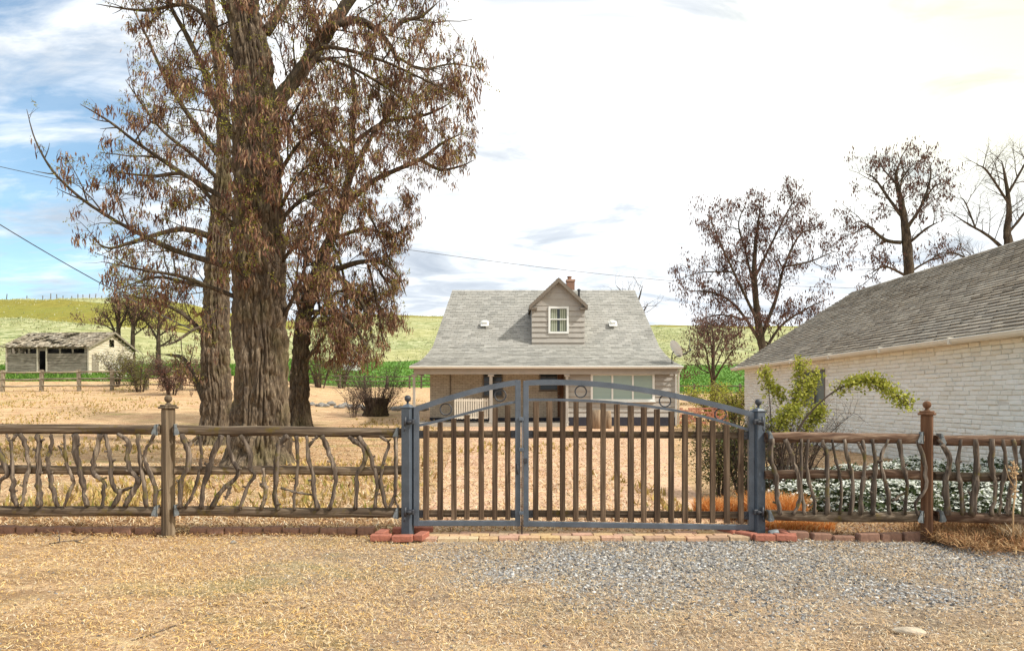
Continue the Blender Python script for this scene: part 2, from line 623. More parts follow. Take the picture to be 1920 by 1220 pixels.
def m_path():
    b = NB('brick_chip_path')
    x = b.sep()
    v = b.comb(x[0], x[1], 0.0)
    n = b.nt.nodes.new('ShaderNodeTexBrick')
    b.link(v, n.inputs['Vector'])
    n.inputs['Scale'].default_value = 1.0
    n.inputs['Brick Width'].default_value = .21
    n.inputs['Row Height'].default_value = .105
    n.inputs['Mortar Size'].default_value = .012
    n.inputs['Color1'].default_value = S(224, 188, 160)
    n.inputs['Color2'].default_value = S(206, 164, 142)
    n.inputs['Mortar'].default_value = S(146, 110, 84)
    g = b.noise(2.0, 6, .7, v, .8)
    fine = b.noise(1.0, 5, .7, b.mapping((12, 38, 1), (0, 0, .1), v), .8)
    st = b.ramp(fine, [(.36, S(128, 94, 70)), (.48, S(212, 172, 132)), (.62, S(244, 218, 182))])
    c = b.mix(b.ramp(g, [(.42, (.1, .1, .1)), (.6, (.9, .9, .9))]), n.outputs['Color'], st)
    return b.out(c, .93, b.bump(b.math('ADD', fine, n.outputs['Fac']), .5, .015))


M['path'] = m_path()


def m_field(name, a, c_, d, sc=(1.5, 5, 1), big=.05, pale=None):
    b = NB(name)
    x = b.sep()
    v = b.comb(x[0], x[1], 0.0)
    n = b.noise(1.0, 6, .72, b.mapping(sc, (0, 0, .12), v), .8)
    c = b.ramp(n, [(.36, a), (.5, c_), (.64, d)])
    g = b.noise(big, 4, .6, v, .5)
    if pale:
        c = b.mix(b.ramp(g, [(.42, (0, 0, 0)), (.6, (.8, .8, .8))]), c, b.mix(.6, c, pale))
    return b.out(c, .95, b.bump(n, .8, .25))


M['field'] = m_field('green_crop', S(56, 94, 30), S(88, 132, 48), S(120, 156, 66), (1.2, 4, 1), .06, S(108, 150, 60))
M['pale_hill'] = m_field('pale_bunch_grass', S(92, 106, 58), S(146, 152, 100), S(212, 208, 168), (.35, 1.0, 1), .03, S(176, 168, 112))
M['olive_hill'] = m_field('olive_hill_grass', S(100, 96, 30), S(136, 126, 44), S(160, 150, 66), (.6, 1.6, 1), .035, S(128, 134, 52))

# ------------------------------------------------------------------ world, sun, camera
world = bpy.data.worlds.new("World")
scene.world = world
world.use_nodes = True
wt = world.node_tree
wt.nodes.clear()
SUN_D = Vector((.70, -.27, .72)).normalized()   # towards the sun
SUN_EL = math.asin(SUN_D.z)
SUN_AZ = math.atan2(SUN_D.x, SUN_D.y)


def wn(t, **kw):
    n = wt.nodes.new(t)
    for k, v in kw.items():
        setattr(n, k, v)
    return n


def wl(a, b):
    wt.links.new(a, b)


def wmath(op, a, b=0.0, c=0.0, clamp=False):
    n = wn('ShaderNodeMath', operation=op, use_clamp=clamp)
    for i, v in enumerate((a, b, c)):
        if isinstance(v, bpy.types.NodeSocket): wl(v, n.inputs[i])
        else: n.inputs[i].default_value = v
    return n.outputs[0]


sky = wn('ShaderNodeTexSky', sky_type='NISHITA', sun_disc=False)
sky.sun_elevation = SUN_EL
sky.sun_rotation = SUN_AZ
sky.air_density = 1.0
sky.dust_density = .6
sky.ozone_density = 1.6
tc = wn('ShaderNodeTexCoord')
sep = wn('ShaderNodeSeparateXYZ')
wl(tc.outputs['Generated'], sep.inputs[0])
zc = wmath('ADD', wmath('MAXIMUM', sep.outputs[2], 0.0), .16)
cmb = wn('ShaderNodeCombineXYZ')
wl(wmath('DIVIDE', sep.outputs[0], zc), cmb.inputs[0])
wl(wmath('DIVIDE', sep.outputs[1], zc), cmb.inputs[1])
mp = wn('ShaderNodeMapping')
wl(cmb.outputs[0], mp.inputs[0])
mp.inputs['Rotation'].default_value = (0, 0, R(-30))
mp.inputs['Scale'].default_value = (1.0, 2.0, 1)


def wnoise(scale, det, rough, dist=0.0, vec=None):
    n = wn('ShaderNodeTexNoise')
    wl(vec if vec is not None else mp.outputs[0], n.inputs['Vector'])
    n.inputs['Scale'].default_value = scale
    n.inputs['Detail'].default_value = det
    n.inputs['Roughness'].default_value = rough
    n.inputs['Distortion'].default_value = dist
    return n.outputs['Fac']


def wramp(fac, stops):
    n = wn('ShaderNodeValToRGB')
    e = n.color_ramp.elements
    while len(e) < len(stops): e.new(.5)
    for i, (p, c) in enumerate(stops):
        e[i].position = p
        e[i].color = (*c, 1) if len(c) == 3 else c
    wl(fac, n.inputs[0])
    return n.outputs[0]


def wmix(f, a, b, mode='MIX'):
    n = wn('ShaderNodeMix', data_type='RGBA', blend_type=mode)
    for s, v in ((n.inputs[0], f), (n.inputs[6], a), (n.inputs[7], b)):
        if isinstance(v, bpy.types.NodeSocket): wl(v, s)
        else: s.default_value = v
    return n.outputs[2]


cl1 = wnoise(2.0, 7, .62, .5)
cl2 = wnoise(.45, 3, .5, .2, cmb.outputs[0])
# more open blue towards the west side of the sky, full cloud in the east
bias = wmath('MULTIPLY_ADD', sep.outputs[0], .80, .35)
bias = wmath('MINIMUM', bias, .30)
cover = wmath('ADD', wmath('ADD', wmath('MULTIPLY', cl1, .8), wmath('MULTIPLY', cl2, .25)), bias)
cov = wramp(cover, [(.36, (.12, .12, .12)), (.52, (.85, .85, .85)), (.66, (1, 1, 1))])
shade = wmath('ADD', wnoise(1.7, 6, .6, .6), wmath('MULTIPLY_ADD', sep.outputs[0], .10, .05, True))
shade = wmath('SUBTRACT', shade, wmath('MULTIPLY', wmath('MULTIPLY_ADD', sep.outputs[2], -3.4, 1.0, True), .13))
cloudc = wramp(shade, [(.3, (4.1, 4.5, 5.0)), (.42, (5.6, 5.9, 6.2)), (.53, (8.2, 8.2, 8.1))])
# clouds low towards the horizon carry a cool grey underside
low = wramp(sep.outputs[2], [(.0, (.80, .84, .90)), (.2, (.90, .93, .97)), (.4, (1, 1, 1))])
cloudc = wmix(1.0, cloudc, low, 'MULTIPLY')
warm = wmath('MULTIPLY', wmath('MULTIPLY_ADD', sep.outputs[0], 2.4, -.55, True), wmath('MULTIPLY_ADD', sep.outputs[2], 4.0, -.7, True))
cloudc = wmix(wmath('MULTIPLY', warm, .8, 0, True), cloudc, wmix(1.0, cloudc, (1.0, .95, .50, 1), 'MULTIPLY'))
skyb = wmix(1.0, sky.outputs[0], (1.0, 1.2, 1.16, 1), 'MULTIPLY')
skyc = wmix(cov, skyb, cloudc)
bg = wn('ShaderNodeBackground')
wl(skyc, bg.inputs['Color'])
bg.inputs['Strength'].default_value = .1
wo = wn('ShaderNodeOutputWorld')
wl(bg.outputs[0], wo.inputs['Surface'])

sl = bpy.data.lights.new('sun', 'SUN')
sl.energy = 2.6
sl.angle = R(2.5)
sl.color = (1.0, .965, .91)
so = bpy.data.objects.new('sun', sl)
so.rotation_euler = SUN_D.to_track_quat('Z', 'Y').to_euler()
so.location = (30, -10, 40)
col.objects.link(so)

cam = bpy.data.cameras.new('camera')
cam.sensor_width = 36
cam.lens = 36 * F / 1920
cam.shift_y = (HY - 610) / 1920
cam.clip_end = 3000
co = bpy.data.objects.new('camera', cam)
co.location = (0, 0, H)
co.rotation_euler = (R(90), 0, 0)
col.objects.link(co)
scene.camera = co
scene.view_settings.view_transform = 'Standard'
scene.view_settings.look = 'None'
scene.view_settings.exposure = 0.7
scene.view_settings.gamma = 1.0
scene.cycles.max_bounces = 6
scene.cycles.use_adaptive_sampling = True

# ------------------------------------------------------------------ ground, field, hills


def grid_faces(nr, nc, off=0):
    i = np.arange(nr - 1)[:, None]
    j = np.arange(nc - 1)[None, :]
    a = (i * nc + j).ravel()
    return np.stack([a, a + 1, a + nc + 1, a + nc], 1) + off


def bump_near(x, y):
    return (fbm(x * 1.3, y * 1.3, 0, 3, 4) - .5) * .05 * smooth(60, 6, y)


xs = np.concatenate([np.linspace(-70, -12, 40), np.linspace(-11.5, 11.5, 210), np.linspace(12, 70, 40)])
ys = np.concatenate([np.linspace(-30, 1, 20), np.linspace(1.2, 12, 110), np.linspace(12.3, 36, 80)])
gx, gy = np.meshgrid(xs, ys)
gz = zg(gx, gy) + bump_near(gx, gy)
gv = np.stack([gx, gy, gz], -1).reshape(-1, 3)
gf = grid_faces(len(ys), len(xs))

us = np.concatenate([np.linspace(-6000, -250, 30), np.linspace(-200, 2100, 180), np.linspace(2150, 8000, 30)])
U = us[None, :]
Yy = np.interp(us, [0, 250, 330, 560, 700, 2000], [50, 50, 56, 66, 70, 70])
Yf = np.interp(us, [0, 250, 420, 560, 700, 2000], [62, 63, 74, 110, 130, 130])
Yb = np.interp(us, [0, 200, 350, 550, 700, 2000], [125, 112, 110, 160, 205, 205])
Yt = np.interp(us, [0, 60, 200, 550, 700, 2000], [163, 160, 148, 185, 217, 217])
Ys = np.interp(us, [0, 200, 550, 700, 2000], [172, 172, 200, 226, 226])


def fan(bounds, ns):
    rows = []
    for (a, b), n in zip(bounds, ns):
        t = np.linspace(0, 1, n + 1)[:, None]
        rows.append(a[None, :] * (1 - t) + b[None, :] * t)
    Y = np.concatenate([r if k == 0 else r[1:] for k, r in enumerate(rows)])
    X = (U - CX) * Y / F
    Z = zg(X, Y)
    Z = Z + (fbm(X * .08, Y * .08, 0, 11, 4) - .5) * np.interp(Y, [34, 60, 150], [0, .25, 1.2]) * (Y > 36)
    return X, Y, Z


Y34 = np.full_like(us, 34.5)
X, Y, Z = fan([(Y34, Yy)], [16])
Z = Z - .02 * (Y < 36.5)
fv = np.stack([X, Y, Z], -1).reshape(-1, 3)
ff = grid_faces(X.shape[0], X.shape[1], len(gv))
g_ob = mesh_obj('ground', np.concatenate([gv, fv]), np.concatenate([gf, ff]), [M['ground']], None, None, True)
tag(g_ob, 'yellow dry grass and dirt of the yard and roadside', kind='structure')
X, Y, Z = fan([(Yy, Yf)], [16])
tag(mesh_obj('field', np.stack([X, Y, Z], -1).reshape(-1, 3), grid_faces(*X.shape), [M['field']], None, None, True), 'bright green crop field behind the house', kind='structure')
Yend = np.full_like(us, 400.0)
X, Y, Z = fan([(Yf, Yb), (Yb, Yt), (Yt, Ys), (Ys, Yend)], [22, 12, 5, 14])
fc = grid_faces(*X.shape)
mi = np.repeat([0, 1, 0, 0], [22, 12, 5, 14]).repeat(X.shape[1] - 1)
tag(mesh_obj('hills', np.stack([X, Y, Z], -1).reshape(-1, 3), fc, [M['pale_hill'], M['olive_hill']], None, mi, True), 'grassy rolling hills under the sky', kind='structure')

# brick-chip path from the gate to the house
n = 70
py_ = np.linspace(6.62, 27.0, n)
tx = np.linspace(0, 1, 24)
L_ = np.interp(py_, [6.6, 12, 27], [-.95, -1.25, -2.2])
Rr = np.interp(py_, [6.6, 12, 27], [2.28, 3.0, 6.3])
px_ = L_[:, None] * (1 - tx) + Rr[:, None] * tx
pyy = np.repeat(py_[:, None], 24, 1)
pz = zg(px_, pyy) + bump_near(px_, pyy) + .012
tag(mesh_obj('path', np.stack([px_, pyy, pz], -1).reshape(-1, 3), grid_faces(n, 24), [M['path']], None, None, True), 'pinkish brick and straw path from the gate to the house', kind='structure')


def gnd(x, y):
    return zgf(x, y) + float(bump_near(x, y))


# three rows of old pavers as the threshold under the gate
b = MB()
for r_ in range(3):
    x = -.93 - (.1 if r_ % 2 else 0)
    while x < 2.25:
        L = random.uniform(.19, .215)
        yy = 6.55 + r_ * .112 - .016 * (x + 1) * 0.2
        b.bevbox((x + L / 2, yy, gnd(x + L / 2, yy) + .0 + random.uniform(0, .012)), (L - .01, .1, .07), Matrix.Rotation(random.uniform(-.03, .03), 3, 'Z'), .006)
        x += L
tag(b.build('paved_path', M['paver']), 'strip of old yellow and pink brick paving under the gate', kind='structure')

# ------------------------------------------------------------------ scatter: gravel and straw


def gravel_mask(x, y):
    d = np.sqrt(((x - 1.9) * .36)**2 + ((y - 5.9) * .62)**2) + (fbm(x * 1.3, y * 1.3, 0, 5) - .5) * 1.0
    m = (1 - smooth(.25, 1.2, d))**1.1
    d2 = np.sqrt(((x - 5.0) * .42)**2 + ((y - 5.5) * .55)**2) + (fbm(x, y, 0, 9) - .5) * .8
    return np.maximum(m, .9 * (1 - smooth(.4, 1.0, d2)))


def stones(n, x0, x1, y0, y1, keep, smin, smax):
    x = rng.uniform(x0, x1, n)
    y = rng.uniform(y0, y1, n)
    k = rng.random(n) < keep(x, y)
    x, y = x[k], y[k]
    n = len(x)
    s = smin + (smax - smin) * rng.random(n)**2.2
    z = zg(x, y) + bump_near(x, y) + s * .12
    base = np.array([[1, 0, 0], [.3, .9, .1], [-.8, .55, 0], [-.9, -.5, .05], [.2, -1, 0], [.25, .3, .7], [-.35, -.2, .8], [0, 0, -.5]])
    fcs = np.array([[0, 1, 5], [1, 2, 5], [2, 6, 5], [2, 3, 6], [3, 4, 6], [4, 5, 6], [4, 0, 5], [1, 0, 7], [2, 1, 7], [3, 2, 7], [4, 3, 7], [0, 4, 7]])
    v = base[None] * (1 + .35 * (rng.random((n, 8, 3)) - .5))
    a = rng.uniform(0, 6.28, n)
    ca, sa = np.cos(a)[:, None], np.sin(a)[:, None]
    vx = v[:, :, 0] * ca - v[:, :, 1] * sa
    vy = v[:, :, 0] * sa + v[:, :, 1] * ca
    asp = rng.uniform(.6, 1.0, n)[:, None]
    V = np.stack([x[:, None] + vx * s[:, None], y[:, None] + vy * s[:, None] * asp, z[:, None] + v[:, :, 2] * s[:, None] * rng.uniform(.5, .9, n)[:, None]], -1)
    Fc = fcs[None] + (np.arange(n) * 8)[:, None, None]
    return V.reshape(-1, 3), Fc.reshape(-1, 3)


def fence_y(x):
    return np.interp(x, [-6, 1.5, 6], [6.76, 6.76, 6.36])


v1, f1 = stones(110000, -1.8, 6.0, 3.4, 6.55, lambda x, y: gravel_mask(x, y) * .72 * (y < fence_y(x) - .05), .006, .018)
v2, f2 = stones(44000, -5.5, 5.5, 3.3, 6.6, lambda x, y: .06 + .32 * smooth(-2.2, 1.5, x), .005, .013)
ob = mesh_obj('gravel', np.concatenate([v1, v2]), np.concatenate([f1, f2 + len(v1)]), [M['stone']], None, None, False)
tag(ob, 'loose grey gravel scattered in front of the gate', 'gravel', kind='stuff')


def blades(n, sampler, lmin, lmax, w, tilt=.35, lift=.004):
    x, y = sampler(n)
    n = len(x)
    z = zg(x, y) + bump_near(x, y) + lift + rng.random(n) * lift * 3
    L = rng.uniform(lmin, lmax, n)
    a = rng.uniform(0, 6.28, n)
    e = rng.normal(0, tilt, n)
    d = np.stack([np.cos(a) * np.cos(e), np.sin(a) * np.cos(e), np.abs(np.sin(e))], -1) * L[:, None]
    s = np.stack([-np.sin(a), np.cos(a), rng.normal(0, .35, n)], -1) * (w * rng.uniform(.6, 1.4, n))[:, None]
    p = np.stack([x, y, z], -1)
    mid = p + d * .5 + np.stack([rng.normal(0, .1, n), rng.normal(0, .1, n), np.abs(rng.normal(0, .12, n))], -1) * L[:, None]
    V = np.stack([p - s, p + s, mid + s, mid - s, p + d + s * .3, p + d - s * .3], 1).reshape(-1, 3)
    k = (np.arange(n) * 6)[:, None]
    Fc = np.concatenate([k + np.array([[0, 1, 2, 3]]), k + np.array([[3, 2, 4, 5]])], 0)
    return V, Fc


def samp_front(n):
    x = rng.uniform(-5.6, 5.6, n)
    y = 3.3 + 3.6 * rng.random(n)
    k = rng.random(n) < np.clip(1.0 - gravel_mask(x, y) * .74, .0, 1) * np.clip(.25 + 1.5 * (fbm(x * 1.7, y * 1.7, 0, 31) - .25), .1, 1)
    return x[k], y[k]


def samp_yard(n):
    y = 6.9 + 20 * rng.random(n)**1.7
    x = (rng.random(n) * 2000 - 1000) * y / F
    k = rng.random(n) < np.clip(.2 + 1.8 * (fbm(x * .9, y * .9, 0, 41) - .25), .05, 1)
    k &= ~((x > 2.2) & (x < 9) & (y < 11.5))
    return x[k], y[k]


V1, F1 = blades(230000, samp_front, .010, .045, .0017, .3)
V2, F2 = blades(130000, samp_yard, .03, .11, .004, .4)
# golden straw lies thickest away from the gravel drive
cen = V1.reshape(-1, 6, 3).mean(1)
gold = rng.random(len(cen)) < np.clip(.48 * smooth(1.6, -2.2, cen[:, 0]) * (.45 + 1.1 * fbm(cen[:, 0] * .8, cen[:, 1] * 1.2, 0, 88)), 0, 1)
M['gold'] = m_foliage('golden_straw_blade', [S(224, 178, 102), S(240, 204, 132), S(190, 146, 82), S(246, 222, 164), S(164, 122, 68)], .1, .8)
nb1 = len(cen)
mi = np.concatenate([gold, gold, np.zeros(len(F2), bool)]).astype(int)
ob = mesh_obj('dry_grass', np.concatenate([V1, V2]), np.concatenate([F1, F2 + len(V1)]), [M['straw'], M['gold']], None, mi, False)
tag(ob, 'short dry yellow straw and grass litter', 'dry grass', kind='stuff')


def samp_litter(n):
    y = 6.75 + 1.6 * rng.random(n)**1.5
    x = (rng.random(n) * 2000 - 1000) * y / F
    k = (rng.random(n) < .9) & ~((x > -.9) & (x < 2.2) & (rng.random(n) < .8))
    return x[k], y[k]


def samp_corner(n):
    x = rng.uniform(4.0, 5.6, n)
    y = rng.normal(6.45, .28, n)
    return x, y


V1, F1 = blades(30000, samp_litter, .02, .08, .004, .35)
V2, F2 = blades(9000, samp_corner, .05, .16, .003, .55, .02)
V3, F3 = blades(14000, lambda n: (lambda y: ((rng.random(n) * 900 - 60 - CX + 380) * y / F, y))(10 + 12 * rng.random(n)), .03, .1, .006, .3)
ob = mesh_obj('leaf_litter', np.concatenate([V1, V2, V3]), np.concatenate([F1, F2 + len(V1), F3 + len(V1) + len(V2)]), [M['straw_dark']], None, None, False)
tag(ob, 'brown fallen leaves and dead stems along the fence foot', 'leaf litter', kind='stuff')

# bunch grass on the hills
def samp_hill(n):
    u = rng.uniform(-150, 2050, n)
    t = rng.random(n)
    lo, hi = np.interp(u, us, Yf), np.interp(u, us, Ys)
    y = lo + (hi - lo) * t**.85
    x = (u - CX) * y / F
    k = rng.random(n) < np.clip(3.2 * (fbm(x * .07, y * .05, 0, 61) - .40), .02, 1)
    band = (y > np.interp(u, us, Yb)) & (y < np.interp(u, us, Yt))
    k &= ~(band & (rng.random(n) < .95))
    return x[k], y[k]


def tufts_far(n, samp, hmin, hmax, w, zoff):
    x, y = samp(n)
    n = len(x)
    z = zg(x, y) + (fbm(x * .08, y * .08, 0, 11, 4) - .5) * np.interp(y, [34, 60, 150], [0, .25, 1.2]) + zoff
    V = []
    for k in range(3):
        h = rng.uniform(hmin, hmax, n)
        a = rng.uniform(0, 6.28, n)
        s = np.stack([np.cos(a), np.sin(a), np.zeros(n)], -1) * (w * rng.uniform(.5, 1.2, n))[:, None]
        p = np.stack([x, y, z], -1)
        tip = p + np.stack([rng.normal(0, .4, n) * h, rng.normal(0, .4, n) * h, h], -1)
        V.append(np.stack([p - s, p + s, tip], 1))
    V = np.concatenate(V).reshape(-1, 3)
    return V, np.arange(len(V)).reshape(-1, 3)


M['bunch'] = m_foliage('pale_bunch_blade', [S(168, 170, 118), S(204, 200, 158), S(134, 142, 86), S(222, 216, 184), S(116, 126, 72)], .2)
V1, F1 = tufts_far(60000, samp_hill, .15, .5, .11, -.05)
tag(mesh_obj('hill_grass', V1, F1, [M['bunch']], None, None, False), 'pale bunch grass covering the hillsides', 'grass', kind='stuff')


def samp_crop(n):
    u = rng.uniform(-100, 1700, n)
    lo, hi = np.interp(u, us, Yy), np.interp(u, us, Yf)
    y = lo + (hi - lo) * rng.random(n)
    return (u - CX) * y / F, y


M['cropb'] = m_foliage('crop_blade', [S(72, 108, 38), S(102, 140, 54), S(132, 164, 74), S(58, 88, 32)], .3)
V1, F1 = tufts_far(26000, samp_crop, .12, .35, .1, -.03)
tag(mesh_obj('crop_grass', V1, F1, [M['cropb']], None, None, False), 'young green crop blades in the field', 'crop', kind='stuff')


def samp_tuft(n):
    y = 8 + 40 * rng.random(n)**1.3
    x = (rng.uniform(-100, 2000, n) - CX) * y / F
    k = rng.random(n) < np.clip(4 * (fbm(x * .35, y * .22, 0, 71) - .46), 0, 1)
    k &= ~((x > -2.5) & (x < 6.6) & (y > 20)) & ~((x > 2.2) & (x < 18) & (y < 26))
    return x[k], y[k]


V1, F1 = tufts_far(26000, samp_tuft, .04, .16, .03, -.01)
M['yardb'] = m_foliage('yard_grass_blade', [S(150, 132, 70), S(196, 164, 100), S(122, 122, 56), S(220, 190, 128), S(110, 84, 54)], .2)
tag(mesh_obj('yard_grass', V1, F1, [M['yardb']], None, None, False), 'patchy dry and greenish grass tufts in the yard', 'grass', kind='stuff')

# ------------------------------------------------------------------ branch fence
YF = 6.76


def fy(px):
    """depth of the fence line at a photo column"""
    return float(np.interp(px, [-600, 1000, 1430, 1740, 2400], [6.76, 6.76, 6.67, 6.46, 6.02]))


def FP(px, py, dy=0.0):
    Y = fy(px)
    p = P(px, py, Y)
    p.y += dy
    return p


def stick(mb, pts, r, dy=-.05):
    """crooked branch through photo-fitted points, thickened, knobbly"""
    q = [FP(x, y, dy) for x, y in pts]
    r *= random.uniform(.85, 1.15)
    flip = random.random() < .5
    out, rad = [], []
    n = len(q)
    for i in range(n - 1):
        p0 = q[max(0, i - 1)]
        p1, p2 = q[i], q[i + 1]
        p3 = q[min(n - 1, i + 2)]
        for k in range(4):
            t = k / 4
            p = .5 * ((2 * p1) + (p2 - p0) * t + (2 * p0 - 5 * p1 + 4 * p2 - p3) * t * t + (3 * p1 - p0 - 3 * p2 + p3) * t**3)
            out.append(p + Vector((random.gauss(0, .003), random.gauss(0, .006), 0)))
            tt = (i + t) / (n - 1)
            rad.append(r * random.uniform(.78, 1.18) * (1.18 - .4 * (tt if flip else 1 - tt)))
    out.append(q[-1])
    rad.append(r)
    mb.tube(out, rad, 9, 0, True, True, .2)
    for _ in range(random.randint(1, 3)):     # cut knots
        k = random.randrange(2, len(out) - 2)
        d = Vector((random.choice((-1, 1)) * random.uniform(.5, 1), random.uniform(-.6, .2), random.uniform(0, .6))).normalized()
        mb.tube([out[k], out[k] + d * r * 1.2, out[k] + d * r * random.uniform(1.7, 2.6)], [r * .6, r * .5, r * .42], 6, 0, True, True, .1)


def rail(name, pa, pb, h, mat, parent, sag=0.0, seed=0, dy=0.0):
    """rough half-round timber between two photo points"""
    mb = MB()
    n = 26
    pts, rad = [], []
    a, b_ = FP(*pa, dy), FP(*pb, dy)
    N = 14
    vs, fs = [], []
    for i in range(n + 1):
        t = i / n
        c = a.lerp(b_, t)
        c.z += -sag * math.sin(math.pi * t) + (vnoise(t * 5, seed * 3.1, 0, 2) - .5) * .018
        for j in range(N):
            an = 2 * math.pi * j / N
            rx, rz = .052, h / 2
            sq = .72
            cy = math.copysign(abs(math.cos(an))**sq, math.cos(an)) * rx
            cz = math.copysign(abs(math.sin(an))**sq, math.sin(an)) * rz
            w = 1 + .16 * (float(vnoise(t * 9, j * .9 + seed, 3.0)) - .5)
            vs.append((c.x, c.y + cy * w, c.z + cz * w))
    for i in range(n):
        for j in range(N):
            k = (j + 1) % N
            fs.append((i * N + j, i * N + k, (i + 1) * N + k, (i + 1) * N + j))
    fs.append(tuple(range(N)))
    fs.append(tuple(n * N + j for j in range(N)))
    mb.add(vs, fs, 0, True)
    return mb.build(name, mat, parent)


def bracket(p, sx, parent):
    """folded galvanised rail bracket beside a post"""
    mb = MB()
    poly = [p + Vector((0, 0, .065)), p + Vector((sx * .022, 0, .06)), p + Vector((sx * .058, 0, -.028)), p + Vector((sx * .048, 0, -.045)), p + Vector((0, 0, -.05))]
    mb.poly_extrude(poly, Vector((0, .006, 0)))
    mb.box(p + Vector((sx * .004, .035, .008)), (.006, .07, .11))
    for dz in (-.025, .035):
        mb.lathe(p + Vector((sx * .022, -.003, dz)), [(.006, 0), (.006, .006)], 8, 0, True, Matrix.Rotation(R(90), 3, 'X'))
    mb.build('bracket', M['galv'], parent)


def panel(label, px0, px1, tops, mids, bots, sticks, forks, rr, matr, matm, matb, brk=True):
    Y = fy(px0)
    root = thing('branch_fence_panel', ((px0 + px1) / 2 * Y / F - CX * Y / F, fy((px0 + px1) / 2), 0), label, 'fence panel', 'rustic branch fence panels')
    rail('rail', (px0, tops[0]), (px1, tops[1]), .1, matr, root, .0, px0 * .01 + 1)
    rail('rail', (px0, mids[0]), (px1, mids[1]), .088, matm, root, .0, px0 * .01 + 4, .03)
    rail('rail', (px0, bots[0]), (px1, bots[1]), .098, matb, root, .012, px0 * .01 + 7)
    for i, s in enumerate(sticks):
        mb = MB()
        stick(mb, s, rr[i % len(rr)] * .86)
        for f in forks.get(i, []):
            stick(mb, f, rr[i % len(rr)] * .56)
        mb.build('baluster', M['branch'], root)
    if brk:
        for px, sx in ((px0, 1), (px1, -1)):
            for t in (tops, bots):
                py = t[0] if sx > 0 else t[1]
                bracket(FP(px + sx * 3, py, -.062), sx, root)
    return root


def c7(*pts): return [(x / 3.59, 720 + y / 3.59) for x, y in pts]
def c8(*pts): return [(300 + x / 3.588, 720 + y / 3.588) for x, y in pts]
def c3(*pts): return [(1360 + x / 2.905, 640 + y / 2.905) for x, y in pts]


SA = [c7((0, 400), (45, 510), (75, 600), (15, 665), (10, 815)),
      c7((98, 378), (105, 500), (115, 650), (110, 720), (138, 815)),
      c7((162, 335), (205, 430), (215, 570), (185, 720), (175, 815)),
      c7((280, 335), (285, 450), (285, 600), (285, 700), (297, 815)),
      c7((377, 335), (370, 420), (345, 500), (360, 630), (375, 700), (412, 815)),
      c7((455, 335), (460, 430), (470, 530), (500, 600), (515, 660), (452, 815)),
      c7((530, 335), (535, 450), (560, 590), (585, 700), (607, 815)),
      c7((697, 335), (670, 450), (645, 540), (655, 600), (715, 650), (720, 720), (710, 815)),
      c7((728, 335), (750, 430), (765, 520), (775, 640), (800, 710), (830, 720), (778, 815)),
      c7((815, 335), (885, 390), (875, 500), (900, 580), (950, 640), (910, 720), (862, 815)),
      c7((945, 335), (955, 450), (970, 580), (990, 680), (1005, 815)),
      c7((1062, 335), (1010, 420), (990, 480), (1010, 560), (1060, 680), (1060, 815))]
FA = {1: [c7((100, 385), (118, 362), (135, 335)), c7((100, 390), (84, 362), (68, 335))],
      8: [c7((830, 718), (870, 700), (905, 690))],
      4: [c7((372, 420), (350, 470), (344, 520))],
      5: [c7((470, 530), (440, 460), (415, 410))]}
RA = [.028, .024, .023, .032, .026, .019, .031, .025, .024, .031, .024, .025]
panel('branch fence panel ending at the grey-brown weathered post on the barn side', -340, 303, (800, 806), (879, 882), (953, 957),
      SA + [[(-40, 815), (-55, 860), (-40, 950)], [(-95, 815), (-85, 880), (-100, 950)], [(-150, 815), (-160, 880), (-140, 950)], [(-215, 815), (-205, 880), (-225, 950)]], FA, RA, M['rail'], M['rail'], M['rail'])
SB = [c8((160, 335), (200, 420), (205, 540), (160, 660), (148, 825)),
      c8((283, 340), (290, 470), (285, 560), (250, 700), (186, 825)),
      c8((430, 340), (370, 470), (345, 570), (310, 680), (292, 825)),
      c8((473, 340), (490, 480), (540, 600), (430, 710), (360, 825)),
      c8((555, 340), (620, 460), (618, 560), (650, 605), (600, 690), (552, 830)),
      c8((705, 560), (710, 660), (725, 700), (693, 835)),
      c8((875, 345), (820, 400), (800, 480), (790, 640), (785, 760), (807, 840)),
      c8((925, 345), (935, 440), (935, 600), (915, 720), (915, 840)),
      c8((995, 345), (1005, 480), (1040, 610), (1045, 730), (1078, 835)),
      c8((1102, 345), (1150, 470), (1180, 560), (1190, 650), (1150, 830)),
      c8((1275, 350), (1370, 420), (1385, 510), (1330, 610), (1330, 700), (1320, 830)),
      c8((1340, 350), (1410, 440), (1440, 550), (1470, 640), (1453, 825)),
      c8((1485, 350), (1545, 400), (1510, 510), (1495, 640), (1528, 825)),
      c8((1590, 350), (1595, 500), (1590, 650), (1580, 750), (1550, 825))]
FB = {0: [c8((205, 425), (240, 380), (275, 345))], 3: [c8((490, 680), (470, 730), (455, 770))],
      8: [c8((1005, 420), (1030, 390), (1068, 350)), c8((1040, 740), (960, 728), (900, 715), (825, 690))],
      13: [c8((1582, 755), (1595, 790), (1612, 825))], 5: [c8((720, 700), (695, 680), (690, 665))]}
RB = [.029, .019, .033, .026, .023, .024, .029, .021, .025, .026, .027, .024, .019, .021]
panel('mossy branch fence panel between wooden post and grey gate post', 328, 752, (806, 812), (881, 882), (956, 961),
      SB, FB, RB, M['rail'], M['rail'], M['rail'])
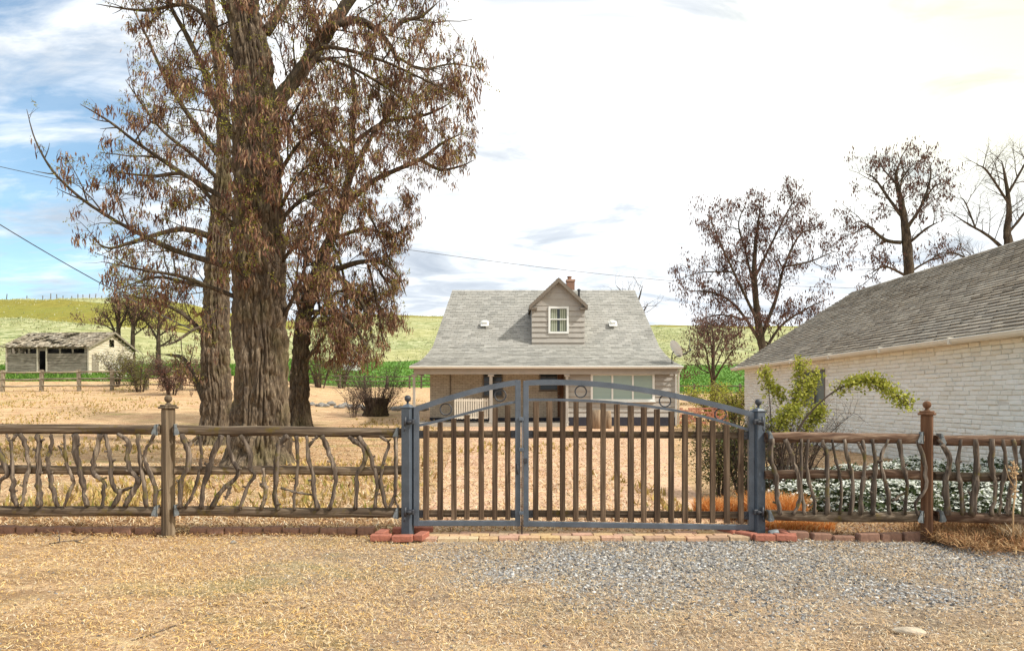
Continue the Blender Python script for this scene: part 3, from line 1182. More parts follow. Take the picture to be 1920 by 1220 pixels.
SC = [c3((240, 530), (235, 640), (265, 730), (270, 850), (292, 935)), c3((318, 530), (355, 640), (385, 730), (395, 850), (358, 935)),
      c3((400, 530), (400, 680), (405, 820), (422, 935)), c3((435, 530), (435, 720), (470, 850), (475, 935)),
      c3((518, 530), (540, 650), (545, 780), (540, 935)), c3((568, 530), (590, 650), (615, 760), (610, 935)),
      c3((632, 530), (655, 640), (680, 760), (663, 935)), c3((735, 530), (745, 650), (735, 780), (720, 935)),
      c3((783, 530), (805, 650), (795, 780), (785, 935)), c3((872, 530), (830, 640), (845, 720), (870, 820), (882, 935)),
      c3((935, 530), (945, 650), (970, 770), (958, 935)), c3((1025, 535), (1068, 650), (1073, 790), (1018, 870), (1035, 940))]
FC = {7: [c3((742, 620), (722, 580), (708, 545))], 10: [c3((970, 815), (930, 840), (890, 862))]}
RC = [.027, .022, .02, .017, .025, .018, .027, .022, .025, .024, .022, .022]
panel('reddish branch fence panel between grey gate post and brown post', 1434, 1728, (819, 821), (889, 890), (966, 968),
      SC, FC, RC, M['rail_red'], M['rail_red'], M['rail'])
SD = [c3((1145, 530), (1205, 640), (1178, 780), (1192, 940)), c3((1266, 530), (1245, 700), (1265, 790), (1275, 940)),
      c3((1340, 530), (1350, 680), (1340, 800), (1325, 940)), c3((1432, 530), (1425, 670), (1450, 780), (1430, 940)),
      c3((1492, 530), (1502, 680), (1480, 800), (1475, 940)), c3((1543, 530), (1560, 640), (1545, 740), (1520, 860), (1525, 940)),
      c3((1598, 530), (1610, 680), (1610, 800), (1605, 940)), [(1945, 830), (1950, 900), (1940, 960)], [(1985, 830), (1975, 900), (1990, 960)], [(2040, 830), (2050, 900), (2035, 960)]]
RD = [.034, .021, .032, .027, .022, .024, .031, .025, .024, .028]
panel('branch fence panel beyond brown post beside the white flowers', 1753, 2140, (824, 829), (893, 898), (967, 973),
      SD, {}, RD, M['rail_red'], M['rail'], M['rail_red'])


def wood_post(px, pyb, pycap, wpx, label, mat, rot):
    Y = fy(px)
    base = P(px, pyb, Y)
    ztop = P(px, pycap, Y).z
    w = .098
    root = thing('fence_post', (base.x, base.y, 0), label, 'fence post', 'wooden fence posts')
    rm = Matrix.Rotation(rot, 3, 'Z')
    b = MB()
    b.bevbox((base.x, base.y, (ztop - .1) / 2), (w, w, ztop + .1), rm, .005)
    b.build('shaft', mat, root)
    b = MB()
    b.bevbox((base.x, base.y, ztop + .012), (w + .045, w + .045, .022), rm, .006)
    b.bevbox((base.x, base.y, ztop + .032), (w + .02, w + .02, .02), rm, .006)
    b.build('cap', mat, root)
    b = MB()
    r = .038
    prof = [(.026, 0), (.03, .008), (.018, .014), (.015, .026)] + [(max(.004, r * math.sin(a)), .026 + r * .92 - r * math.cos(a)) for a in np.linspace(.4, math.pi, 10)]
    b.lathe((base.x, base.y, ztop + .04), prof, 18)
    b.build('finial', mat, root)
    return root


wood_post(315.5, 1006, 766, 25, 'grey-brown weathered fence post with round ball top', M['post'], R(-32))
wood_post(1738, 1017, 778, 27, 'red-brown fence post with ball top', M['post_red'], R(-38))

wood_post(2150, 1034, 790, 27, 'red-brown fence post ending the fence beyond the dead weed', M['post_red'], R(-38))

# ------------------------------------------------------------------ gate posts and gate leaves
YG = 6.72


def GP(px, py, Y=YG):
    return P(px, py, Y)


def steel_post(px, label, mirror, rot, pyb, pycap):
    base = GP(px, pyb)
    ztop = GP(px, pycap).z
    root = thing('gate_post', (base.x, base.y, 0), label, 'gate post', 'steel gate posts')
    rm = Matrix.Rotation(rot, 3, 'Z')
    w = .098
    b = MB()
    b.bevbox((base.x, base.y, (ztop - .08) / 2), (w, w, ztop + .08), rm, .006)
    b.build('shaft', M['steel'], root)
    b = MB()
    b.bevbox((base.x, base.y, ztop + .008), (w + .016, w + .016, .016), rm, .004)
    b.lathe((base.x, base.y, ztop + .016), [(.06, 0), (.044, .016), (.022, .024), (.012, .028)], 4, 0, False, rm @ Matrix.Rotation(R(45), 3, 'Z'))
    b.build('cap', M['steel'], root)
    b = MB()
    r = .034
    prof = [(.012, 0), (.012, .03)] + [(max(.004, r * math.sin(a)), .026 + r - r * math.cos(a)) for a in np.linspace(.35, math.pi, 10)]
    b.lathe((base.x, base.y, ztop + .038), prof, 18)
    b.build('finial', M['steel_dark'], root)
    s = -1 if mirror else 1
    for py in (790, 957):
        b = MB()
        c = GP(px, py)
        b.bevbox((c.x + s * .03, c.y - .062, c.z), (.1, .03, .05), rm, .006)
        b.tube([(c.x - s * .012, c.y - .085, c.z - .04), (c.x - s * .012, c.y - .085, c.z + .05)], .013, 10)
        b.tube([(c.x - s * .012, c.y - .085, c.z), (c.x + s * .075, c.y - .07, c.z + .004)], .012, 8)
        b.lathe((c.x + s * .03, c.y - .082, c.z), [(.017, 0), (.017, .016), (.008, .02)], 6, 0, False, Matrix.Rotation(R(90), 3, 'X'))
        b.tube([(c.x - s * .02, c.y - .085, c.z - .045), (c.x - s * .014, c.y - .09, c.z - .075), (c.x - s * .026, c.y - .085, c.z - .09)], .008, 6)
        b.build('hinge', M['steel_dark'], root)
    return root


steel_post(764.5, 'grey steel gate post with round ball finial, standing beside the mossy branch panel', False, R(-20), 1007, 765)
steel_post(1422, 'grey steel gate post with ball finial, beside the reddish branch panel', True, R(20), 1010, 772)


def bar(mb, a, b_, w, d, mi=0):
    """rectangular tube along a segment in the gate plane"""
    a, b_ = Vector(a), Vector(b_)
    t = (b_ - a)
    L = t.length
    t.normalize()
    rm = Matrix((t, Vector((0, 1, 0)), t.cross(Vector((0, 1, 0))))).transposed()
    mb.bevbox((a + b_) / 2, (L, d, w), rm, .004, mi)


def arc_bar(mb, pts, w, d):
    """square tube swept along photo points in the gate plane, smooth curve"""
    xs_ = np.array([p[0] for p in pts], float)
    ys_ = np.array([p[1] for p in pts], float)
    deg = min(3, len(pts) - 1)
    cf = np.polyfit(xs_, ys_, deg)
    q = np.linspace(xs_[0], xs_[-1], 33)
    C = [GP(x, np.polyval(cf, x)) for x in q]
    vs, fs = [], []
    for i, c in enumerate(C):
        t = (C[min(i + 1, 32)] - C[max(i - 1, 0)]).normalized()
        up = t.cross(Vector((0, 1, 0)))
        if up.z < 0: up = -up
        for sy, sz in ((-1, -1), (1, -1), (1, 1), (-1, 1)):
            vs.append(c + Vector((0, sy * d / 2, 0)) + up * sz * w / 2)
    for i in range(32):
        for j in range(4):
            k = (j + 1) % 4
            fs.append((i * 4 + j, i * 4 + k, (i + 1) * 4 + k, (i + 1) * 4 + j))
    fs += [(0, 1, 2, 3), (131, 130, 129, 128)]
    mb.add(vs, fs)
    return lambda x: float(np.polyval(cf, x))


def ring(mb, c, R_, r):
    n, k = 28, 8
    vs, fs = [], []
    for i in range(n):
        a = 2 * math.pi * i / n
        for j in range(k):
            e = 2 * math.pi * j / k
            rr = R_ + r * math.cos(e)
            vs.append((c.x + rr * math.cos(a), c.y + r * 1.4 * math.sin(e), c.z + rr * math.sin(a)))
    for i in range(n):
        for j in range(k):
            fs.append((i * k + j, ((i + 1) % n) * k + j, ((i + 1) % n) * k + (j + 1) % k, i * k + (j + 1) % k))
    mb.add(vs, fs, 0, True)


def leaf(label, x0, x1, top, low, bot, pick, circ, rails):
    root = thing('gate_leaf', (GP((x0 + x1) / 2, 1000).x, YG, 0), label, 'gate', 'gate leaves')
    b = MB()
    mb_low = MB()
    ft = arc_bar(b, top, .055, .05)
    lowf = arc_bar(b, low, .026, .03)
    sw = .056
    a0, a1 = (x0, top[0][1] - 2), (x0, bot[0] + 4)
    zb0, zb1 = GP(x0, bot[0]), GP(x1, bot[1])
    bar(b, GP(x0, ft(x0) - 4), zb0 - Vector((0, 0, .028)), sw, .052)
    bar(b, GP(x1, ft(x1) - 4), zb1 - Vector((0, 0, .028)), sw, .052)
    bar(b, zb0, zb1, .052, .048)
    b.build('frame', M['steel'], root)
    for cxp, cyp in circ:
        b = MB()
        ring(b, GP(cxp, cyp), 10.6 * YG / F, .007)
        b.build('ring', M['steel_dark'], root)
    for (ya, yb, dy) in rails:
        b = MB()
        pa, pb = GP(x0 + 6, ya), GP(x1 - 6, yb)
        pa.y += .03
        pb.y += .03
        bar(b, pa, pb, .068, .035)
        b.build('rail', M['rail'], root)
        for px, pyy_, s in ((x0 + 9, ya, 1), (x1 - 9, yb, -1)):
            b = MB()
            c = GP(px, pyy_)
            b.bevbox((c.x, c.y + .006, c.z), (.05, .014, .08), None, .004)
            b.lathe((c.x + s * .006, c.y - .002, c.z), [(.008, 0), (.008, .006)], 8, 0, True, Matrix.Rotation(R(90), 3, 'X'))
            b.build('bracket', M['steel_dark'], root)
    for px in pick:
        b = MB()
        yt = lowf(px) + 3
        p0 = GP(px + random.uniform(-.7, .7), yt)
        yb_ = lerp(bot[0], bot[1], (px - x0) / (x1 - x0)) - 7
        p1 = GP(px + random.uniform(-.7, .7), yb_)
        p0.y -= .012
        p1.y -= .012
        c = (p0 + p1) / 2
        b.bevbox(c, (.056 * random.uniform(.93, 1.07), .03, p0.z - p1.z), Matrix.Rotation(math.atan2(p0.x - p1.x, p0.z - p1.z), 3, 'Y'), .004, 0, .002)
        b.build('picket', M['picket'], root)
    return root


LF = leaf('narrow gate leaf with seven wooden pickets', 781, 971,
          [(781, 766.5), (830, 750), (898, 731), (948, 720), (971, 716.5)], [(786, 797), (840, 784), (867, 776.5), (923, 762), (967, 753)], (980, 980),
          [799, 825.5, 851, 876, 902, 928, 951.7], [(836, 767), (938, 741)], [(814, 814, 0), (963, 963, 0)])
RF = leaf('wide arched gate leaf with sixteen wooden pickets', 986, 1408,
          [(986, 717.5), (1060, 717.5), (1113, 719.5), (1185, 727), (1247, 738), (1309, 752), (1371, 766.5), (1408, 776)],
          [(990, 749), (1060, 749.5), (1153, 754), (1222, 762.5), (1278, 771.5), (1340, 786), (1404, 806)], (981, 988),
          [1004.6, 1030, 1055, 1079.8, 1105, 1130.7, 1156.5, 1182, 1207, 1232, 1258.4, 1284, 1310, 1335, 1361.5, 1388.5],
          [(1089, 734), (1247, 751.5), (1351, 776.5)], [(814, 816, 0), (963, 966, 0)])
# latch and handle, drop bolt
b = MB()
c = GP(970, 877)
b.bevbox((c.x, c.y - .034, c.z), (.03, .02, .11), None, .005)
b.tube([(c.x, c.y - .044, c.z + .04), (c.x, c.y - .075, c.z + .03), (c.x, c.y - .075, c.z - .04), (c.x, c.y - .044, c.z - .05)], .008, 8)
b.build('latch', M['steel_dark'], LF)
b = MB()
c = GP(985, 862)
b.bevbox((c.x, c.y - .034, c.z), (.04, .022, .05), None, .005)
b.build('latch_keeper', M['steel_dark'], RF)
b = MB()
c0, c1 = GP(979, 785), GP(978.5, 1013)
b.tube([(c0.x, YG - .04, c0.z), (c1.x, YG - .04, c1.z)], .008, 8)
b.build('drop_bolt', M['steel_dark'], LF)
b = MB()
for py in (785, 842, 960):
    c = GP(977, py)
    b.bevbox((c.x, YG - .035, c.z), (.05, .03, .035), None, .004)
b.build('bolt_guide', M['steel'], LF)

# ------------------------------------------------------------------ bricks
b = MB()
b.bevbox((0, 0, 0), (.2, .095, .06), None, .006, 0, .0015)
BR = b.build('brick', M['brick'])
b = MB()
b.bevbox((0, 0, 0), (.19, .09, .1), None, .01, 0, .003)
BE = b.build('edging_brick', M['brick_old'])
first_b = [True, True]


def put_brick(proto, k, loc, rz, label, group, sc=1.0, rx=0):
    o = proto if first_b[k] else proto.copy()
    if not first_b[k]:
        col.objects.link(o)
    first_b[k] = False
    o.location = loc
    o.rotation_euler = (rx, random.gauss(0, .03), rz)
    o.scale = (sc, 1, 1)
    tag(o, label, 'brick', group)


bx, by = GP(764.5, 1000).x, YG
for dx, dy, rz, dz, lab in ((-.22, -.24, .03, .03, 'red brick lying lengthwise at the outer front corner of the narrow leaf post'),
                            (-.005, -.275, -.02, .03, 'lowest front red brick at the foot of the narrow leaf post'),
                            (.165, -.19, 1.35, .034, 'tilted red brick pointing back beside the narrow leaf post'),
                            (-.24, -.07, 1.42, .035, 'red brick along the outer side of the narrow leaf post'),
                            (-.07, .12, .02, .03, 'red brick lying behind the narrow leaf post'),
                            (.14, .13, -.02, .03, 'red brick behind the narrow gate leaf corner')):
    put_brick(BR, 0, (bx + dx, by + dy, dz + .018), rz, lab, 'red bricks round the gate posts')
bx, by = GP(1422, 1000).x, YG
for dx, dy, rz, dz, lab in ((-.035, -.235, .02, .03, 'red brick in front of the wide leaf post'),
                            (.17, -.235, 0, .03, 'red brick at the front outer corner of the wide leaf post'),
                            (-.17, -.13, 2.15, .03, 'red brick slanting back under the wide gate leaf, nearest its post'),
                            (-.29, .06, 2.15, .026, 'red brick slanting back under the wide gate leaf, farther back'),
                            (.235, -.085, 1.95, .03, 'red brick closing the outer side of the wide leaf post'),
                            (.03, .12, .0, .03, 'red brick lying behind the wide leaf post')):
    put_brick(BR, 0, (bx + dx, by + dy, dz + .018), rz, lab, 'red bricks round the gate posts')
# a short pipe stub in the brick ring by the post
b = MB()
b.lathe((0, 0, 0), [(.03, -.05), (.034, -.04), (.034, .035), (.026, .045)], 14, 0, True, Matrix.Rotation(R(80), 3, 'Y'))
o = b.build('pipe_stub', M['galv'])
o.location = (bx + .12, by - .09, .06)
tag(o, 'short pale pipe stub lying inside the brick ring', 'pipe')
x = -5.35
while x < -1.42:
    L = random.uniform(.9, 1.08)
    if abs(x - GP(315, 900).x) > .1:
        put_brick(BE, 1, (x, 6.84 + random.gauss(0, .008), .024 + random.gauss(0, .008)), random.gauss(0, .05), 'weathered edging brick in the row under the branch fence', 'edging bricks under the branch fence on the dry grass side', L)
    x += .2 * L
x = 2.83
while x < 4.0:
    L = random.uniform(1.0, 1.15)
    put_brick(BE, 1, (x, 6.6 - .07 * (x - 2.8) + random.gauss(0, .012), .025 + random.gauss(0, .012)), -.06 + random.gauss(0, .08), 'weathered edging brick on the gravel side of the gate', 'edging bricks between wide gate leaf and brown post', L)
    x += .205 * L

# ------------------------------------------------------------------ small things lying on the ground
def rock(name, loc, s, seed, mat, label, cat='rock', group=None):
    b = MB()
    n, k = 12, 16
    vs, fs = [], []
    for i in range(n + 1):
        a = math.pi * i / n
        for j in range(k):
            e = 2 * math.pi * j / k
            d = np.array([math.sin(a) * math.cos(e), math.sin(a) * math.sin(e), math.cos(a)])
            w = .72 + .55 * float(fbm(d[0] * 1.6 + seed, d[1] * 1.6, d[2] * 1.6, 5, 3))
            vs.append((d[0] * s[0] * w, d[1] * s[1] * w, d[2] * s[2] * w))
    for i in range(n):
        for j in range(k):
            q = (j + 1) % k
            fs.append((i * k + j, (i + 1) * k + j, (i + 1) * k + q, i * k + q))
    b.add(vs, fs, 0, False)
    o = b.build(name, mat)
    o.location = loc
    return tag(o, label, cat, group)


Yr = F * H / (1187 - HY)
M['rockmat'] = m_paint('pale_rock', S(196, 180, 158), .3, .95, 14, .2, .8)
M['rockgrey'] = m_paint('grey_rock', S(140, 136, 130), .3, .95, 10, .2, .8)
o = rock('rock', ((1707 - CX) * Yr / F, Yr, .012), (.085, .04, .026), 1.3, M['rockmat'], 'flat pale elongated rock lying on the gravel at the lower corner')
o.rotation_euler = (0, 0, -.35)
for px, py, s, lab in ((1625, 1056, .03, 'dark clod lying in the gravel below the reddish panel'), (1470, 1140, .026, 'small dark stone in the yellow gravel'), (735, 1030, .02, 'small grey stone beside the narrow leaf bricks'), (437, 1018, .03, 'grey stone on the straw near the weathered post')):
    Yr = F * H / (py - HY)
    rock('stone', ((px - CX) * Yr / F, Yr, .01), (s, s * .8, s * .6), px * .1, M['rockgrey'], lab, 'stone')


def twig_thing(name, pts, r, label, extra=()):
    b = MB()
    b.tube(pts, np.linspace(r, r * .4, len(pts)), 6, 0, True, True, .15)
    for e, rr in extra:
        b.tube(e, np.linspace(rr, rr * .4, len(e)), 5)
    o = b.build(name, M['branch'])
    return tag(o, label, 'twig')


def G(px, py, z=.015):
    Y = F * (H - z) / (py - HY)
    return Vector(((px - CX) * Y / F, Y, z))


twig_thing('fallen_twig', [G(92, 1019), G(120, 1014, .03), G(150, 1012, .03), G(168, 1005, .05)], .009, 'forked pale twig lying by the edging bricks',
           [([G(112, 1014, .03), G(111, 1000, .09), G(107, 992, .14)], .006), ([G(140, 1013, .03), G(155, 1018, .02), G(166, 1014, .04)], .006), ([G(112, 1006, .06), G(100, 1000, .09), G(92, 998, .1)], .004)])
twig_thing('fallen_twig', [G(247, 1200), G(280, 1190), G(320, 1175), G(357, 1161)], .006, 'long thin straight stick lying on the yellow straw')
twig_thing('fallen_twig', [G(485, 1129), G(510, 1128), G(540, 1125)], .005, 'short dark twig lying on the straw below the mossy panel')

# dried weed stalk at the fence
b = MB()
base = Vector((4.66, 6.2, 0))
b.tube([base, base + Vector((.0, 0, .35)), base + Vector((.03, 0, .62)), base + Vector((.02, .02, .82))], [.009, .007, .006, .004], 6, 0, True, True, .1)
b.tube([base + Vector((.02, 0, .55)), base + Vector((-.04, .0, .66)), base + Vector((-.06, .02, .78))], [.005, .004, .003], 5)
for k in range(40):
    a = random.uniform(0, 6.28)
    q = base + Vector((random.gauss(0, .01), random.gauss(0, .01), random.uniform(.45, .8)))
    b.tube([q, q + Vector((math.cos(a) * .03, math.sin(a) * .03, .015))], [.004, .006], 4)
for k in range(60):
    a = random.uniform(0, 6.28)
    q = base + Vector((random.gauss(0, .04), random.gauss(0, .04), 0))
    b.tube([q, q + Vector((math.cos(a) * .07, math.sin(a) * .07, .06)), q + Vector((math.cos(a) * .15, math.sin(a) * .15, .02))], [.004, .004, .002], 4)
M['drystalk'] = m_paint('dry_stalk', S(196, 164, 124), .2, .9, 20)
tag(b.build('dead_weed', M['drystalk']), 'tall pale dead weed stalk in front of the last fence panel', 'weed')

# ------------------------------------------------------------------ roofs made of real shingle tabs
def roof_tabs(mb, A, B, C, D, rowh, tabw, th=.018, mi=0, jit=.012, hole=None, warp=0.0):
    """A-B eave, D-C ridge (A below D). Each tab is a small tilted slab."""
    A, B, C, D = map(Vector, (A, B, C, D))
    hgt = ((D - A).length + (C - B).length) / 2
    nr = max(1, round(hgt / rowh))
    nrm = (B - A).cross(D - A).normalized()
    if nrm.z < 0: nrm = -nrm
    for r_ in range(nr):
        t0, t1 = r_ / nr, min(1.0, (r_ + 1.12) / nr)
        a0, b0 = A.lerp(D, t0), B.lerp(C, t0)
        a1, b1 = A.lerp(D, t1), B.lerp(C, t1)
        L = (b0 - a0).length
        nt_ = max(1, round(L / tabw))
        sh = (.5 if r_ % 2 else 0) + random.uniform(-.12, .12)
        up = (a1 - a0).normalized()
        for k in range(-1, nt_ + 1):
            s0, s1 = (k + sh) / nt_, (k + 1 + sh) / nt_
            s0, s1 = max(0, s0), min(1, s1)
            if s1 - s0 < .002: continue
            if hole and hole((s0 + s1) / 2, t0): continue
            l = th * random.uniform(.75, 1.3)
            dn = up * random.uniform(-jit, jit)
            w = Vector((0, 0, random.gauss(0, warp))) if warp else Vector((0, 0, 0))
            g = .004 / L
            p0, p1 = a0.lerp(b0, s0 + g) + dn, a0.lerp(b0, s1 - g) + dn
            p2, p3 = a1.lerp(b1, s1 - g), a1.lerp(b1, s0 + g)
            h0, h1 = nrm * l, nrm * .003
            mb.add([p0 + h0 + w, p1 + h0 + w, p2 + h1, p3 + h1, p0 - nrm * .004, p1 - nrm * .004], [(0, 1, 2, 3), (4, 5, 1, 0)], mi)


def clap(mb, x0, x1, y, z0, z1, n, holes=(), proud=.016):
    """lap siding boards on a wall facing -Y"""
    h = (z1 - z0) / n
    for (hx0, hx1, hz0, hz1) in holes:      # part-height pieces above and below openings
        for i in range(n):
            zb, zt = z0 + i * h, z0 + (i + 1) * h
            if zb < hz0 - .004 and zt > hz0 + .02: mb.span(hx0, hx1, y - proud * .8, y + .02, zb + .003, hz0)
            if zt > hz1 + .004 and zb < hz1 - .02: mb.span(hx0, hx1, y - proud * .6, y + .02, hz1, zt)
    for i in range(n):
        zb, zt = z0 + i * h, z0 + (i + 1) * h
        segs = [(x0, x1)]
        for (hx0, hx1, hz0, hz1) in holes:
            if zt > hz0 + .02 and zb < hz1 - .02:
                ns = []
                for s in segs:
                    if hx1 <= s[0] or hx0 >= s[1]: ns.append(s); continue
                    if hx0 > s[0]: ns.append((s[0], hx0))
                    if hx1 < s[1]: ns.append((hx1, s[1]))
                segs = ns
        for s0, s1 in segs:
            pr = proud * random.uniform(.9, 1.2)
            mb.add([(s0, y - pr, zb), (s1, y - pr, zb), (s1, y - .002, zt + .004), (s0, y - .002, zt + .004), (s0, y + .02, zb), (s1, y + .02, zb), (s1, y + .02, zt), (s0, y + .02, zt)],
                   [(0, 1, 2, 3), (1, 0, 4, 5), (3, 2, 6, 7), (0, 3, 7, 4), (2, 1, 5, 6)], 0)


# ------------------------------------------------------------------ farmhouse
GZ = .2
HR = thing('farmhouse', (1.4, 27.2, GZ), 'low farmhouse with bell-cast grey shingle roof, dormer and porch', 'house')
RY, RZ = 33.2, 6.72
BKY, BKZ = 29.4, 3.64
EY, EZ = 27.0, 2.70
eL, eR = -4.13, 6.88
bL, bR = -3.50, 6.50
rL, rR = -2.98, 6.12
b = MB()
# curved profile: eave to break flares out, then straight to the ridge
prof = []
for t in np.linspace(0, 1, 5):
    prof.append((lerp(EY, BKY, t), lerp(EZ, BKZ, t) - .10 * math.sin(math.pi * t), lerp(eL, bL, t**.7), lerp(eR, bR, t**.7)))
prof.append((RY, RZ, rL, rR))
for (y0, z0, l0, r0), (y1, z1, l1, r1) in zip(prof[:-1], prof[1:]):
    roof_tabs(b, (l0, y0, z0), (r0, y0, z0), (r1, y1, z1), (l1, y1, z1), .155, .32, .02)
# solid deck below the tabs, back slope
for (y0, z0, l0, r0), (y1, z1, l1, r1) in zip(prof[:-1], prof[1:]):
    b.add([(l0, y0, z0 - .03), (r0, y0, z0 - .03), (r1, y1, z1 - .03), (l1, y1, z1 - .03), (l0, y0, z0 - .14), (r0, y0, z0 - .14), (r1, y1, z1 - .14), (l1, y1, z1 - .14)],
          [(0, 1, 2, 3), (7, 6, 5, 4), (0, 3, 7, 4), (1, 5, 6, 2), (0, 4, 5, 1)], 1)
b.add([(rL, RY, RZ), (rR, RY, RZ), (6.6, 38.6, 2.9), (-3.5, 38.6, 2.9)], [(0, 1, 2, 3)], 0)
for k in range(30):                                     # ridge caps
    x0 = lerp(rL, rR, k / 30)
    x1 = lerp(rL, rR, (k + 1.06) / 30)
    b.add([(x0, RY - .13, RZ - .075), (x1, RY - .13, RZ - .085), (x1, RY, RZ + .028), (x0, RY, RZ + .036), (x1, RY + .13, RZ - .085), (x0, RY + .13, RZ - .075)], [(0, 1, 2, 3), (3, 2, 4, 5)], 0)
roof = b.build('roof', [M['shingle'], M['trimbrown']], HR)
# chimney and pipes on the roof
b = MB()
b.bevbox((2.98, 34.0, 6.75), (.40, .40, 1.3), None, .01)
b.bevbox((2.98, 34.0, 7.34), (.46, .46, .1), None, .01)
b.build('chimney', M['brick_old'], roof)
b = MB()
b.lathe((2.93, 34.0, 7.39), [(.10, 0), (.12, .03), (.10, .05), (.10, .13), (.125, .15), (.125, .18)], 14)
b.build('chimney_pot', M['brick_old'], roof)
b = MB()
b.lathe((3.28, 32.7, 6.3), [(.05, 0), (.05, .32), (.085, .34), (.085, .4), (.03, .43)], 12)
b.build('vent_pipe', M['steel_dark'], roof)
for px in (909, 1149):
    Yv = 30.62
    c = P(px, 605, Yv)
    b = MB()
    b.bevbox((c.x, Yv, c.z + .02), (.24, .3, .13), Matrix.Rotation(R(20), 3, 'X'), .015)
    b.box((c.x, Yv - .04, c.z - .04), (.36, .4, .012), Matrix.Rotation(R(39), 3, 'X'))
    b.build('roof_vent', M['white'], roof)
# gable ends and back
b = MB()
for x0, x1, yb in ((-3.0, 6.15, 29.6),):
    for x in (x0, x1):
        b.add([(x, 29.7, GZ), (x, 38.2, GZ), (x, 38.2, 3.0), (x, RY, RZ - .2), (x, 29.7, 3.6)], [(0, 1, 2, 3, 4)])
    b.add([(x0, 38.2, GZ), (x1, 38.2, GZ), (x1, 38.2, 3.0), (x0, 38.2, 3.0)], [(0, 1, 2, 3)])
b.build('gable_wall', M['siding'], HR)
# porch wall of painted brick
b = MB()
W1 = (-1.24, -.46, 1.5, 2.46)
W2 = (1.26, 2.0, 1.76, 2.46)
xs_ = [-3.64, W1[0], W1[1], W2[0], W2[1], 2.34]
yw = 29.6
for (xa, xb, za, zb) in ((-3.64, W1[0], .5, 2.75), (W1[0], W1[1], .5, W1[2]), (W1[0], W1[1], W1[3], 2.75), (W1[1], W2[0], .5, 2.75), (W2[0], W2[1], .5, W2[2]), (W2[0], W2[1], W2[3], 2.75), (W2[1], 2.34, .5, 2.75)):
    b.add([(xa, yw, za), (xb, yw, za), (xb, yw, zb), (xa, yw, zb)], [(0, 1, 2, 3)])
b.add([(-3.64, yw, GZ), (-3.64, 33, GZ), (-3.64, 33, 3.2), (-3.64, yw, 2.75)], [(3, 2, 1, 0)])
b.build('porch_wall', M['tan_brick'], HR)
b = MB()
b.tube([(-2.74, yw - .03, 1.35), (-2.74, yw - .03, 2.7)], .022, 8)
b.build('downpipe', M['trimbrown'], HR)
b = MB()
b.span(-3.66, 2.3, yw - .03, yw + .1, GZ, .52)
b.span(2.30, 6.78, 27.54, 27.66, GZ, .60)
b.build('foundation', M['navy'], HR)


def window(parent, x0, x1, z0, z1, y, fr, frame_m, pane_m, vbars=(), hbars=(), depth=.06, glassy=.04, bar=.03, sill=True):
    b = MB()
    b.span(x0 - fr, x1 + fr, y - depth, y + .03, z1, z1 + fr)
    b.span(x0 - fr, x1 + fr, y - depth, y + .03, z0 - fr, z0)
    b.span(x0 - fr, x0, y - depth, y + .03, z0, z1)
    b.span(x1, x1 + fr, y - depth, y + .03, z0, z1)
    for v in vbars: b.span(v - bar, v + bar, y - depth + .008, y + .03, z0, z1)
    for h_ in hbars: b.span(x0, x1, y - depth + .012, y + .03, h_ - bar * .8, h_ + bar * .8)
    f = b.build('window', frame_m, parent)
    b = MB()
    b.add([(x0, y + glassy - .04, z0), (x1, y + glassy - .04, z0), (x1, y + glassy - .04, z1), (x0, y + glassy - .04, z1)], [(0, 1, 2, 3)])
    b.build('pane', pane_m, f)
    if sill:
        b = MB()
        b.span(x0 - fr - .04, x1 + fr + .04, y - depth - .06, y, z0 - fr - .035, z0 - fr - .002)
        b.build('sill', frame_m, f)
    return f


window(HR, W1[0], W1[1], W1[2], W1[3], yw, .06, M['trimbrown'], M['glass'], (), (1.82, 2.1, 2.34), .05, .06, .014)
window(HR, W2[0], W2[1], W2[2], W2[3], yw, .06, M['trimbrown'], M['glass'], (), (1.96, 2.14, 2.3), .05, .06, .012)
# side wall and brown door jamb where the porch meets the front room
b = MB()
b.add([(2.34, 27.6, GZ), (2.34, 29.6, GZ), (2.34, 29.6, 2.75), (2.34, 27.6, 2.75)], [(0, 1, 2, 3)])
b.build('return_wall', M['siding'], HR)
M['doorwood'] = m_wood('brown_door_wood', S(84, 58, 44), S(120, 86, 64), S(150, 112, 86), 'Z', 14)
b = MB()
b.span(2.02, 2.29, yw - .06, yw - .004, .54, 2.5)
b.span(2.06, 2.25, yw - .075, yw - .061, .7, 1.4)
b.span(2.06, 2.25, yw - .075, yw - .061, 1.55, 2.35)
d = b.build('door', M['doorwood'], HR)
b = MB()
b.lathe((2.07, yw - .1, 1.48), [(.02, 0), (.026, .02), (.02, .035)], 10, 0, True, Matrix.Rotation(R(90), 3, 'X'))
b.build('handle', M['galv'], d)
# front room: lap siding and picture window
b = MB()
PW = (3.30, 5.84, 1.30, 2.36)
clap(b, 2.33, 6.74, 27.6, .60, 2.52, 9, [(PW[0] - .05, PW[1] + .05, PW[2] - .05, PW[3] + .05)], .05)
b.add([(6.74, 27.6, GZ), (6.74, 31.5, GZ), (6.74, 31.5, 3.4), (6.74, 27.6, 2.6)], [(0, 1, 2, 3)])
b.build('siding_wall', M['siding'], HR)
w3 = (PW[1] - PW[0]) / 3
window(HR, PW[0] + .04, PW[1] - .04, PW[2] + .04, PW[3] - .04, 27.58, .09, M['white'], M['blind'], (PW[0] + w3, PW[0] + 2 * w3), (), .07, .045, .035)
b = MB()
b.span(6.74, 6.82, 27.53, 27.62, GZ, 2.52)
b.span(2.26, 2.33, 27.53, 27.62, GZ, 2.52)
b.build('corner_trim', M['white'], HR)
